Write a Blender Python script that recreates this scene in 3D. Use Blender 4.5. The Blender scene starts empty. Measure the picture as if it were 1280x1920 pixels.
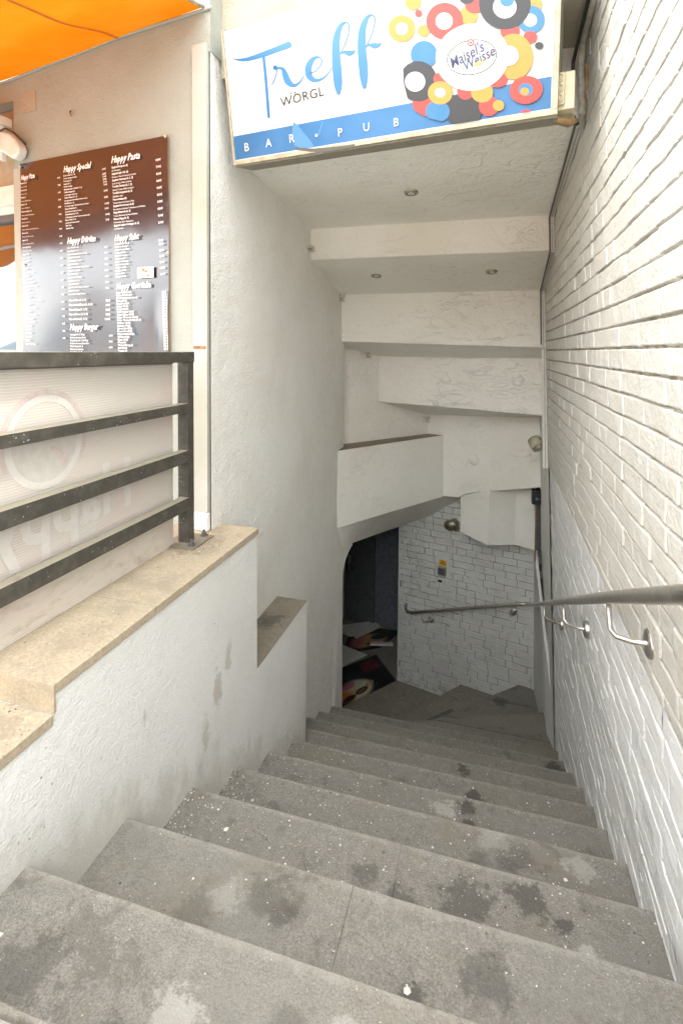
import bpy, math, random
from math import radians as rad, sin, cos, pi
from mathutils import Vector as V, Matrix, noise as mnoise
random.seed(7)
S = bpy.context.scene
col = S.collection
# ------------------------------------------------------------------ camera
cam = bpy.data.cameras.new('camera'); co = bpy.data.objects.new('camera', cam); col.objects.link(co)
cr = V((0.962105522584684, 0.2725881458137498, 0.006976114525562743))
cu = V((-0.017171545118482148, 0.03503466995217135, 0.9992385650782231))
cf = V((-0.2721361818103132, 0.961492732506681, -0.038387809087519945))
co.matrix_world = Matrix(((cr.x, cu.x, -cf.x, 0), (cr.y, cu.y, -cf.y, 0), (cr.z, cu.z, -cf.z, 0), (0, 0, 0, 1)))
cam.sensor_fit = 'VERTICAL'; cam.sensor_height = 36; cam.lens = 970 / 1920 * 36
cam.shift_y = -0.13784; cam.clip_start = 0.02; cam.clip_end = 2000
S.camera = co
# ------------------------------------------------------------------ light
SUN = V((.55, .22, .80)).normalized()
w = bpy.data.worlds.new('World'); S.world = w; w.use_nodes = True
nt = w.node_tree; nt.nodes.clear()
sky = nt.nodes.new('ShaderNodeTexSky'); sky.sky_type = 'NISHITA'; sky.sun_disc = False
sky.sun_elevation = math.asin(SUN.z); sky.sun_rotation = math.atan2(SUN.x, SUN.y)
sky.air_density = 1.0; sky.dust_density = 3.0; sky.ozone_density = 1.0
bg = nt.nodes.new('ShaderNodeBackground'); bg.inputs[1].default_value = 0.15
wo = nt.nodes.new('ShaderNodeOutputWorld')
# thin bright cloud cover over the blue
tc = nt.nodes.new('ShaderNodeTexCoord'); cn = nt.nodes.new('ShaderNodeTexNoise'); cn.inputs['Scale'].default_value = 3.5; cn.inputs['Detail'].default_value = 6
cm_ = nt.nodes.new('ShaderNodeMapRange'); cm_.inputs[1].default_value = .3; cm_.inputs[2].default_value = .6; cm_.inputs[3].default_value = .72; cm_.inputs[4].default_value = .97
cx_ = nt.nodes.new('ShaderNodeMix'); cx_.data_type = 'RGBA'; cx_.inputs[7].default_value = (9.2, 9.25, 9.1, 1)
nt.links.new(tc.outputs['Generated'], cn.inputs['Vector']); nt.links.new(cn.outputs['Fac'], cm_.inputs[0]); nt.links.new(cm_.outputs[0], cx_.inputs[0])
nt.links.new(sky.outputs[0], cx_.inputs[6]); nt.links.new(cx_.outputs[2], bg.inputs[0]); nt.links.new(bg.outputs[0], wo.inputs[0])
sl = bpy.data.lights.new('sun', 'SUN'); sl.energy = 1.2; sl.angle = rad(12); sl.color = (1, .95, .86)
so = bpy.data.objects.new('sun', sl); col.objects.link(so)
so.rotation_euler = SUN.to_track_quat('Z', 'Y').to_euler()
S.view_settings.view_transform = 'Standard'; S.view_settings.look = 'None'
S.view_settings.gamma = 1; S.view_settings.use_curve_mapping = False
S.view_settings.exposure = 2.46
S.cycles.max_bounces = 14; S.cycles.diffuse_bounces = 14

# ------------------------------------------------------------------ materials
class N:
    """small node helper"""
    def __init__(s, name):
        s.m = bpy.data.materials.new(name); s.m.use_nodes = True
        s.t = s.m.node_tree; s.b = s.t.nodes['Principled BSDF']; s.out = s.t.nodes['Material Output']
        s._pos = None
    def new(s, k): return s.t.nodes.new(k)
    def link(s, a, b): s.t.links.new(a, b)
    def put(s, sock, v):
        if hasattr(v, 'is_output'): s.link(v, sock)
        elif v is not None: sock.default_value = v
    @property
    def pos(s):
        if not s._pos: s._pos = s.new('ShaderNodeNewGeometry').outputs['Position']
        return s._pos
    def scaled(s, sc):
        n = s.new('ShaderNodeVectorMath'); n.operation = 'MULTIPLY'; s.link(s.pos, n.inputs[0]); n.inputs[1].default_value = sc
        return n.outputs[0]
    def noise(s, scale, detail=6, rough=.6, vec=None, dist=0):
        n = s.new('ShaderNodeTexNoise'); n.inputs['Scale'].default_value = scale; n.inputs['Detail'].default_value = detail
        n.inputs['Roughness'].default_value = rough; n.inputs['Distortion'].default_value = dist
        s.link(vec or s.pos, n.inputs['Vector']); return n.outputs['Fac']
    def voro(s, scale, vec=None, feature='F1'):
        n = s.new('ShaderNodeTexVoronoi'); n.feature = feature; n.inputs['Scale'].default_value = scale
        s.link(vec or s.pos, n.inputs['Vector']); return n.outputs['Distance']
    def ramp(s, v, a, b, lo=0., hi=1.):
        n = s.new('ShaderNodeMapRange'); n.interpolation_type = 'SMOOTHSTEP'
        s.put(n.inputs[0], v); n.inputs[1].default_value = a; n.inputs[2].default_value = b
        n.inputs[3].default_value = lo; n.inputs[4].default_value = hi; return n.outputs[0]
    def math(s, op, a, b=None):
        n = s.new('ShaderNodeMath'); n.operation = op; s.put(n.inputs[0], a)
        if b is not None: s.put(n.inputs[1], b)
        return n.outputs[0]
    def mix(s, f, a, b, mode='MIX'):
        n = s.new('ShaderNodeMix'); n.data_type = 'RGBA'; n.blend_type = mode
        s.put(n.inputs[0], f)
        for i, c in ((6, a), (7, b)):
            if isinstance(c, (tuple, list)): c = (*c[:3], 1)
            s.put(n.inputs[i], c)
        return n.outputs[2]
    def sep(s):
        n = s.new('ShaderNodeSeparateXYZ'); s.link(s.pos, n.inputs[0]); return n.outputs
    def bump(s, h, dist=.01, strength=1., chain=None):
        n = s.new('ShaderNodeBump'); n.inputs['Strength'].default_value = strength; n.inputs['Distance'].default_value = dist
        s.link(h, n.inputs['Height'])
        if chain is not None: s.link(chain, n.inputs['Normal'])
        return n.outputs[0]
    def fin(s, color=None, rough=None, normal=None, **kw):
        b = s.b
        if color is not None: s.put(b.inputs['Base Color'], (*color[:3], 1) if isinstance(color, (tuple, list)) else color)
        if rough is not None: s.put(b.inputs['Roughness'], rough)
        if normal is not None: s.link(normal, b.inputs['Normal'])
        for k, v in kw.items(): s.put(b.inputs[k.replace('_', ' ')], v)
        return s.m
    def spots(s, lst, wob=.5, zs=1.):
        """union of noise-edged round stains at world points"""
        wn = s.math('ADD', s.math('MULTIPLY', s.math('SUBTRACT', s.noise(17, 6, .75), .5), wob * 2.6), s.math('MULTIPLY', s.math('SUBTRACT', s.noise(75, 4, .7), .5), wob * 1.3))
        acc = None
        for (x, y, z, r, st) in lst:
            a = s.new('ShaderNodeVectorMath'); a.operation = 'SUBTRACT'; s.link(s.pos, a.inputs[0]); a.inputs[1].default_value = (x, y, z)
            b = s.new('ShaderNodeVectorMath'); b.operation = 'MULTIPLY'; s.link(a.outputs[0], b.inputs[0]); b.inputs[1].default_value = (1 / r, 1 / r, zs / r)
            d = s.new('ShaderNodeVectorMath'); d.operation = 'LENGTH'; s.link(b.outputs[0], d.inputs[0])
            q = s.math('ADD', d.outputs['Value'], wn)
            m = s.ramp(q, .45, 1.0, st * .85, 0)
            acc = m if acc is None else s.math('MAXIMUM', acc, m)
        return acc

def plain(name, c, rough=.5, metal=0, nz=.12, **kw):
    n = N(name)
    f = n.noise(35, 4)
    cc = n.mix(n.ramp(f, .35, .7), c, tuple(x * (1 - nz) for x in c))
    return n.fin(cc, rough, n.bump(n.noise(160, 3), .001, .4), Metallic=metal, **kw)

def plaster(name, base, warm, stucco=.004, dirt=.5, specks=.5, sc=90):
    n = N(name)
    big = n.noise(1.6, 5, .6)
    c = n.mix(n.ramp(big, .35, .68), base, warm)
    c = n.mix(n.ramp(n.noise(9, 6, .7), .5, .78, 0, .35 * dirt), c, (.42, .38, .31))
    st = n.noise(11, 5, .75, n.scaled((1.6, 1.6, .35)))
    c = n.mix(n.ramp(st, .62, .76, 0, .5 * dirt), c, (.33, .3, .25))
    sp = n.voro(38)
    spn = n.noise(7, 3)
    c = n.mix(n.math('MULTIPLY', n.ramp(sp, .05, .1, 1, 0), n.ramp(spn, .52, .66, 0, specks)), c, (.16, .13, .1))
    h = n.math('ADD', n.noise(sc, 5, .55), n.math('MULTIPLY', n.noise(14, 4), 1.6))
    return n.fin(c, .85, n.bump(h, stucco * 1.6, .9))

M = {}
def plaster_wall_low():
    n = N('low_wall_plaster')
    x, y, z = n.sep()[:3]
    c = n.mix(n.ramp(n.noise(2.1, 5), .35, .7), (.83, .832, .81), (.77, .768, .735))
    # splash grime above the steps
    d = n.math('ADD', z, n.math('MULTIPLY', y, .5645))      # distance above the flight
    d = n.math('ADD', d, 1.07 - .5645 * .818)
    gr = n.math('ADD', d, n.math('MULTIPLY', n.math('SUBTRACT', n.noise(12, 6, .75, n.scaled((1, 1, .5))), .5), .5))
    c = n.mix(n.ramp(gr, -.05, .13, .5, 0), c, (.50, .45, .38))
    st = n.noise(30, 6, .8, n.scaled((1, .9, .28)))
    c = n.mix(n.ramp(st, .66, .78, 0, .6), c, (.27, .23, .18))
    c = n.mix(n.spots([(-.9, 1.60, -1.20, .035, .6), (-.9, 1.52, -1.30, .03, .5), (-.9, 1.68, -1.12, .025, .6), (-.9, 1.2, -1.02, .012, .6)], 1.2, .4), c, (.42, .36, .28))
    sp = n.voro(34); c = n.mix(n.math('MULTIPLY', n.ramp(sp, .06, .12, 1, 0), n.ramp(n.noise(6, 3), .52, .6, 0, .7)), c, (.2, .16, .12))
    h = n.math('ADD', n.noise(150, 5, .65), n.math('MULTIPLY', n.noise(38, 5, .6), 1.1))
    return n.fin(c, .8, n.bump(h, .0036, 1))
M['low'] = plaster_wall_low()
M['upper'] = plaster('stucco_plaster', (.86, .855, .82), (.80, .785, .73), .0048, .35, .5, 130)
M['soffit'] = plaster('soffit_plaster', (.85, .84, .79), (.80, .78, .71), .003, .28, .5, 45)
def softn():
    n = N('soffit_plaster_worn')
    c = n.mix(n.ramp(n.noise(1.4, 5), .35, .68), (.85, .84, .79), (.79, .77, .70))
    c = n.mix(n.ramp(n.noise(6, 7, .75), .56, .74, 0, .3), c, (.62, .57, .47))
    tw = n.noise(5, 3, .5, n.scaled((.6, 1.5, 2.2)), 1.6)
    ln = n.math('ABSOLUTE', n.math('SUBTRACT', tw, .5))
    msk = n.ramp(n.noise(3.3, 3), .50, .58)
    c = n.mix(n.math('MULTIPLY', n.ramp(ln, .0, .006, .36, 0), msk), c, (.52, .48, .40))
    c = n.mix(n.math('MULTIPLY', n.ramp(n.voro(20), .03, .06, 1, 0), n.ramp(n.noise(5, 3), .5, .6, 0, .8)), c, (.25, .2, .15))
    h = n.math('ADD', n.math('ADD', n.noise(60, 5, .6), n.math('MULTIPLY', n.noise(11, 5, .6, None, .8), 2.2)), n.math('MULTIPLY', n.ramp(ln, 0, .02, 1, 0), n.math('MULTIPLY', msk, .6)))
    return n.fin(c, .85, n.bump(h, .0045, 1))
M['soffit'] = softn()
M['facade'] = plaster('facade_plaster', (.345, .365, .325), (.305, .31, .265), .002, .3, .7, 160)
M['header'] = plaster('header_plaster', (.40, .37, .29), (.33, .30, .22), .0045, .5, .5, 120)
M['strip'] = plaster('white_strip', (.43, .425, .38), (.37, .355, .29), .001, .5, .9, 60)
M['smooth'] = plaster('smooth_wall_paint', (.70, .71, .69), (.62, .62, .59), .0022, .5, .6, 60)

def stone(name, base, dark, spots=(), pale=(), edge=False):
    n = N(name)
    g = n.math('ADD', n.math('MULTIPLY', n.noise(240, 3, .8), .68), n.math('MULTIPLY', n.noise(40, 6, .8), .32))
    c = n.mix(n.ramp(g, .38, .62), dark, base)
    c = n.mix(n.ramp(n.noise(3.2, 6, .65), .38, .68, 0, .7), c, tuple(x * .72 for x in base))
    c = n.mix(n.ramp(n.noise(8, 6, .7), .56, .72, 0, .45), c, (.2, .18, .13))
    c = n.mix(n.ramp(n.noise(17, 7, .75), .60, .74, 0, .5), c, tuple(min(1, x * 1.5) for x in base))
    c = n.mix(n.math('MULTIPLY', n.ramp(n.voro(75), .06, .16, 1, 0), n.ramp(n.noise(5, 3), .5, .62, 0, .9)), c, (.5, .47, .42))
    c = n.mix(n.math('MULTIPLY', n.ramp(n.voro(52), .05, .13, 1, 0), n.ramp(n.noise(4, 3), .45, .6, 0, .7)), c, (.09, .08, .07))
    if edge:
        y = n.sep()[1]
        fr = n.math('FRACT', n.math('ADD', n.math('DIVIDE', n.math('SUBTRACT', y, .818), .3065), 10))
        ew = n.math('ADD', fr, n.math('MULTIPLY', n.math('SUBTRACT', n.noise(34, 6, .8), .5), .22))
        c = n.mix(n.math('MULTIPLY', n.ramp(ew, .93, 1.0, 0, .3), n.ramp(y, 3.55, 3.6, 1, 0)), c, tuple(min(1, v * 1.45) for v in base))
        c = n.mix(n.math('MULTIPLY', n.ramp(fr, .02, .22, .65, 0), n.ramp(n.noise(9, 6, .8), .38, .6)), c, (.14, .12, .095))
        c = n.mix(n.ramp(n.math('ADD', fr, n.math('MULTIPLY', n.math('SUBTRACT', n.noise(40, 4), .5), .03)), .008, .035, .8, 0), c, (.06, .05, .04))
    c = n.mix(n.ramp(n.noise(2.3, 7, .7, None, .6), .50, .64, 0, .55), c, (.20, .18, .135))
    c = n.mix(n.ramp(n.noise(6.5, 9, .8), .57, .66, 0, .6), c, (.115, .10, .085))
    c = n.mix(n.ramp(n.math('ADD', n.math('MULTIPLY', n.noise(12, 9, .8, None, .5), .7), n.math('MULTIPLY', n.noise(2.5, 3), .3)), .555, .60, 0, .6), c, (.12, .108, .09))
    c = n.mix(n.ramp(n.noise(31, 6, .8), .64, .69, 0, .55), c, (.10, .09, .08))
    if spots: c = n.mix(n.spots(spots, 1.1), c, (.065, .058, .05))
    if pale: c = n.mix(n.spots(pale, 1.3), c, (.50, .48, .44))
    h = n.math('ADD', n.noise(60, 6, .7), n.math('MULTIPLY', n.noise(260, 3), .5))
    return n.fin(c, n.ramp(n.noise(6), .3, .7, .62, .85), n.bump(h, .005, 1))
TSP = [(.02,1.02,-1.243,0.065,0.66),(.14,1.16,-1.416,0.043,0.72),(-.03,1.32,-1.416,0.086,0.78),(-.20,1.27,-1.416,0.052,0.72),(.12,1.37,-1.416,0.060,0.90),(.20,1.33,-1.416,0.026,0.96),
       (-.30,1.32,-1.416,0.043,0.60),(-.42,1.02,-1.243,0.043,0.72),(-.15,.82,-1.243,0.043,0.60),(-.12,.95,-1.243,0.034,0.90),(-.135,.93,-1.243,0.026,1.00),
       (.0,1.62,-1.589,0.043,0.60),(.1,1.66,-1.589,0.069,0.54),(-.05,2.0,-1.762,0.043,0.96),(-.03,2.25,-1.935,0.047,1.00),(-.09,2.6,-2.108,0.043,1.00),(-.12,2.42,-2.108,0.034,0.90),
       (-.04,1.92,-1.762,0.034,0.96),(.42,3.17,-2.454,0.086,1.00),(-.75,.67,-1.07,0.086,0.60),(-.55,.62,-1.07,0.060,0.54),(-.28,.72,-1.07,0.043,0.48),(-.60,.97,-1.243,0.052,0.42),
       (-.45,1.05,-1.243,0.077,0.54),(-.7,1.6,-1.589,0.043,0.48),(-.1,4.55,-3.146,0.086,0.60),(.15,4.5,-2.973,0.086,0.72),(-.6,4.5,-3.319,0.103,0.60),(-.55,2.2,-1.935,0.052,0.60)]
TPL = [(-.47,.68,-1.07,.05,.55),(-.66,.6,-1.07,.035,.5),(-.20,.74,-1.07,.03,.4),(-.13,1.97,-1.762,.05,.55),(.05,1.72,-1.589,.07,.4),(.02,.92,-1.243,.03,.5),(-.55,1.02,-1.243,.05,.35),
       (-.34,1.24,-1.416,.05,.4),(-.2,.9,-1.243,.03,.3),(.3,1.68,-1.589,.05,.5),(.25,1.28,-1.416,.03,.6)]
M['tread'] = stone('worn_grey_stone', (.285, .27, .24), (.145, .134, .115), TSP, TPL, True)
M['landing'] = stone('dirty_landing_stone', (.34, .315, .27), (.15, .135, .11), TSP)
M['street'] = stone('street_paving', (.5, .49, .46), (.4, .39, .36))
M['ledge'] = stone('mossy_ledge', (.30, .26, .20), (.13, .12, .09), [(-1.0, 2.3, -1.319, .09, .8)])
M['dustledge'] = stone('dusty_ledge', (.30, .25, .19), (.22, .18, .13))
def tile():
    n = N('beige_coping_tile')
    c = n.mix(n.ramp(n.noise(150, 5, .8), .38, .62), (.37, .305, .215), (.50, .415, .30))
    c = n.mix(n.ramp(n.noise(6, 8, .75), .47, .66, 0, .75), c, (.31, .265, .20))
    c = n.mix(n.spots([(-1.07, 1.70, -.73, .13, .85), (-.98, 1.66, -.73, .06, .5), (-1.0, .8, -.795, .09, .7), (-1.05, 1.86, -.73, .06, .7), (-.98, 1.05, -.73, .08, .3)], .9), c, (.26, .21, .155))
    c = n.mix(n.math('MULTIPLY', n.ramp(n.voro(60), .06, .14, 1, 0), n.ramp(n.noise(7), .5, .6, 0, .7)), c, (.17, .13, .09))
    return n.fin(c, .7, n.bump(n.noise(110, 4), .001, .8))
M['tile'] = tile()

def brickpaint(name, white, cream, zsplit, mortar=False):
    n = N(name)
    z = n.sep()[2]
    f = n.ramp(n.math('ADD', z, n.math('MULTIPLY', n.math('SUBTRACT', n.noise(14, 3), .5), .06)), zsplit - .012, zsplit + .012)
    up = n.mix(n.ramp(n.noise(2.5, 5), .35, .7), cream, tuple(v * .93 for v in cream))
    up = n.mix(n.ramp(n.noise(7, 6, .7), .55, .75, 0, .4), up, (.52, .45, .35))
    lo = n.mix(n.ramp(n.noise(4, 4), .4, .7), white, tuple(v * .95 for v in white))
    if mortar:
        up = n.mix(n.ramp(n.noise(20, 5), .35, .6), (.25, .21, .155), (.46, .41, .33))
        lo = tuple(v * .86 for v in white)
    c = n.mix(f, lo, up)
    c = n.mix(n.math('MULTIPLY', n.ramp(n.voro(30), .05, .1, 1, 0), n.ramp(n.noise(5), .48, .62, 0, .8)), c, (.22, .17, .13))
    c = n.mix(n.ramp(n.noise(24, 6, .8, n.scaled((1, 1.5, .4))), .70, .79, 0, .6), c, (.3, .26, .2))
    h = n.math('ADD', n.noise(85, 5, .6), n.math('MULTIPLY', n.noise(24, 4), 1.6))
    return n.fin(c, .75, n.bump(h, .004, 1))
WH = (.68, .692, .685)
M['brick'] = brickpaint('painted_brick', WH, (.53, .52, .47), -.765)
M['mortar'] = brickpaint('dirty_mortar', WH, (.5, .45, .36), -.765, True)
M['bbrick'] = brickpaint('painted_back_brick', (.75, .755, .72), (.75, .755, .72), 9)
M['bmortar'] = plain('back_mortar', (.33, .32, .29), .9)

def backbrick():
    n = N('rough_back_brick_paint')
    c = n.mix(n.ramp(n.noise(4, 5), .35, .7), (.78, .785, .75), (.70, .70, .66))
    c = n.mix(n.ramp(n.noise(26, 6, .8), .55, .72, 0, .4), c, (.50, .49, .45))
    z = n.sep()[2]
    c = n.mix(n.math('MULTIPLY', n.ramp(z, -3.28, -3.02, 1, 0), n.ramp(n.noise(15, 6, .8), .45, .65, 0, .6)), c, (.38, .34, .28))
    h = n.math('ADD', n.noise(70, 5, .7), n.math('MULTIPLY', n.noise(22, 4, .7), 2.0))
    return n.fin(c, .8, n.bump(h, .012, 1))
def steel():
    n = N('brushed_steel')
    c = n.mix(n.ramp(n.noise(30, 5), .4, .7), (.66, .63, .58), (.58, .55, .50))
    c = n.mix(n.ramp(n.noise(70, 5, .8), .68, .76, 0, .6), c, (.2, .17, .13))
    return n.fin(c, n.ramp(n.noise(40), .3, .7, .28, .42), n.bump(n.noise(300, 2, .5, n.scaled((1, .1, .1))), .0004, .5), Metallic=1.)
M['bbrick'] = backbrick()
M['steel'] = steel()
def railmat():
    n = N('dark_painted_steel')
    nz_ = n.new('ShaderNodeNewGeometry'); sp = n.new('ShaderNodeSeparateXYZ'); n.link(nz_.outputs['True Normal'], sp.inputs[0])
    c = n.mix(n.ramp(n.noise(25, 5), .4, .7), (.052, .047, .038), (.085, .077, .062))
    dust = n.math('MULTIPLY', n.ramp(sp.outputs[2], .5, .9), n.ramp(n.noise(30, 5), .25, .5, .55, .95))
    c = n.mix(dust, c, (.31, .28, .21))
    c = n.mix(n.math('MULTIPLY', n.ramp(n.voro(110), .10, .2, 1, 0), n.ramp(n.noise(16, 3), .52, .60, 0, .95)), c, (.6, .58, .52))
    return n.fin(c, .5, n.bump(n.noise(120, 4), .0008, .8))
M['rail'] = railmat()
M['dirtmetal'] = plain('dull_sign_frame', (.47, .42, .31), .5, .1, .3)
M['signside'] = plain('sign_box_side', (.27, .255, .2), .5, .2, .2)
def acrylic(name, c, mottled=0):
    n = N(name)
    cc = n.mix(n.ramp(n.noise(5, 4), .4, .7), c, tuple(v * .95 for v in c))
    if mottled: cc = n.mix(n.ramp(n.noise(4, 3), .4, .65, 0, mottled), cc, tuple(min(1, v * 1.35 + .03) for v in c))
    cc = n.mix(n.math('MULTIPLY', n.ramp(n.voro(40), .04, .08, 1, 0), n.ramp(n.noise(6), .5, .6, 0, .5)), cc, (.3, .25, .2))
    return n.fin(cc, .32)
M['swhite'] = acrylic('white_acrylic', (.56, .56, .535))
M['sblue'] = acrylic('blue_film', (.028, .135, .30), .35)
M['sblue2'] = acrylic('lettering_blue', (.03, .155, .32), .3)
M['spale'] = acrylic('pale_blue_broken', (.075, .22, .41))
M['sred'] = acrylic('red_film', (.55, .055, .045)); M['syel'] = acrylic('yellow_film', (.47, .245, .045))
M['sdark'] = acrylic('charcoal_film', (.03, .032, .037)); M['sink'] = acrylic('ink_blue', (.045, .05, .13)); M['sgreen'] = acrylic('green_film', (.35, .45, .12))
M['black'] = plain('black_plastic', (.02, .02, .02), .4)
M['white'] = plain('white_plastic', (.72, .71, .66), .4)
M['cream'] = plain('yellowed_plastic', (.62, .56, .38), .45, 0, .2)
M['glue'] = plain('dried_brown_glue', (.30, .19, .08), .5, 0, .5)
M['cable'] = plain('grey_cable', (.10, .095, .085), .6)
M['trunk'] = plain('dusty_trunking', (.42, .40, .34), .6, 0, .4)
M['rust'] = plain('rust_brown', (.35, .18, .08), .8, 0, .4)
M['brass'] = plain('dull_brass', (.50, .47, .36), .38, .9, .3)
M['lampglass'] = plain('lamp_glass', (.6, .6, .5), .15)
M['bulb'] = plain('unlit_bulb', (.8, .79, .74), .2)
M['paper'] = plain('dusty_white_card', (.66, .67, .64), .7, 0, .25)
M['slat'] = plain('white_slat', (.62, .62, .56), .6)
M['darkwall'] = plain('dark_room_paint', (.19, .21, .25), .6, 0, .4)
M['darkdoorgap'] = plain('black_door_and_gap_paint', (.13, .135, .145), .5, 0, .3)  # door paint; also colours the box standing in for the shaded gap
M['boardback'] = plain('board_edge', (.35, .24, .17), .7)
M['yellowst'] = plain('yellow_sticker', (.75, .42, .03), .5)
M['web'] = plain('dusty_cobweb', (.30, .27, .22), .95)
M['chipw'] = plain('pale_chips', (.68, .65, .6), .8); M['chipb'] = plain('brown_chips', (.2, .14, .09), .9); M['chipg'] = plain('grey_grit', (.12, .11, .1), .9)
def board():
    n = N('glossy_dark_print')
    c = n.mix(n.ramp(n.noise(3, 3), .35, .7), (.022, .019, .026), (.03, .024, .03))
    return n.fin(c, .16, n.bump(n.noise(4.5, 2, .4), .01, .35), Specular_IOR_Level=.6, Coat_Weight=1.0, Coat_Roughness=.14, Coat_IOR=1.55)
M['board'] = board()
M['print'] = plain('white_print', (.85, .84, .82), .4)
def poly():
    n = N('corrugated_polycarbonate')
    wv = n.new('ShaderNodeTexWave'); wv.bands_direction = 'Z'; wv.inputs['Scale'].default_value = 42; wv.inputs['Distortion'].default_value = .15; wv.inputs['Detail'].default_value = 1
    n.link(n.pos, wv.inputs['Vector'])
    c = n.mix(n.ramp(wv.outputs['Fac'], .0, 1., 0, .5), (.62, .585, .53), (.50, .465, .41))
    c = n.mix(n.ramp(n.noise(3.0, 4), .35, .65, .0, .7), c, (.62, .53, .49))
    z = n.sep()[2]
    c = n.mix(n.math('MULTIPLY', n.ramp(z, -.72, -.55, 1, 0), n.ramp(n.noise(20, 6, .7, n.scaled((1, .5, 1.5))), .5, .68, 0, .6)), c, (.33, .28, .22))
    c = n.mix(n.math('MULTIPLY', n.ramp(n.voro(24), .05, .1, 1, 0), n.ramp(n.noise(5), .5, .6, 0, .7)), c, (.15, .12, .1))
    return n.fin(c, .35, n.bump(wv.outputs['Fac'], .0006, .5))
M['poly'] = poly()
M['ghostw'] = plain('pale_ghost_print', (.65, .62, .575), .35, 0, .06)
M['ghostp'] = plain('pink_ghost_print', (.60, .51, .475), .35, 0, .15)
M['ghostg'] = plain('greyish_ghost_print', (.58, .55, .50), .35, 0, .1)
def fabric():
    n = N('orange_awning_fabric'); t = n.t
    c = n.mix(n.ramp(n.noise(3.5, 5), .35, .7), (.64, .165, .005), (.60, .20, .012))
    df = n.new('ShaderNodeBsdfDiffuse'); tr = n.new('ShaderNodeBsdfTranslucent'); mx = n.new('ShaderNodeMixShader'); mx.inputs[0].default_value = .2
    n.link(c, df.inputs[0]); n.link(c, tr.inputs[0])
    n.link(df.outputs[0], mx.inputs[1]); n.link(tr.outputs[0], mx.inputs[2]); n.link(mx.outputs[0], n.out.inputs[0])
    return n.m
M['fabric'] = fabric()
M['seam'] = plain('awning_seam', (.55, .15, .006), .8)
M['glass'] = N('window_glass').fin((.03, .035, .035), .04, None, Specular_IOR_Level=1.0, Coat_Weight=1.0, Coat_Roughness=.02, Coat_IOR=2.2)
M['woodpanel'] = plain('beige_panel', (.42, .32, .22), .6)
M['tube'] = N('lit_tube').fin((1, 1, 1), .3, None, Emission_Color=(1, .97, .9, 1), Emission_Strength=3.)
M['housewall'] = plain('pale_render', (.72, .62, .58), .8); M['roof'] = plain('grey_roof', (.13, .14, .15), .7); M['darkwin'] = plain('dark_window', (.05, .06, .07), .2)
M['crate'] = plain('orange_wood', (.45, .2, .08), .7)
M['hill'] = plain('blue_hills', (.16, .22, .26), .9)

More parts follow.
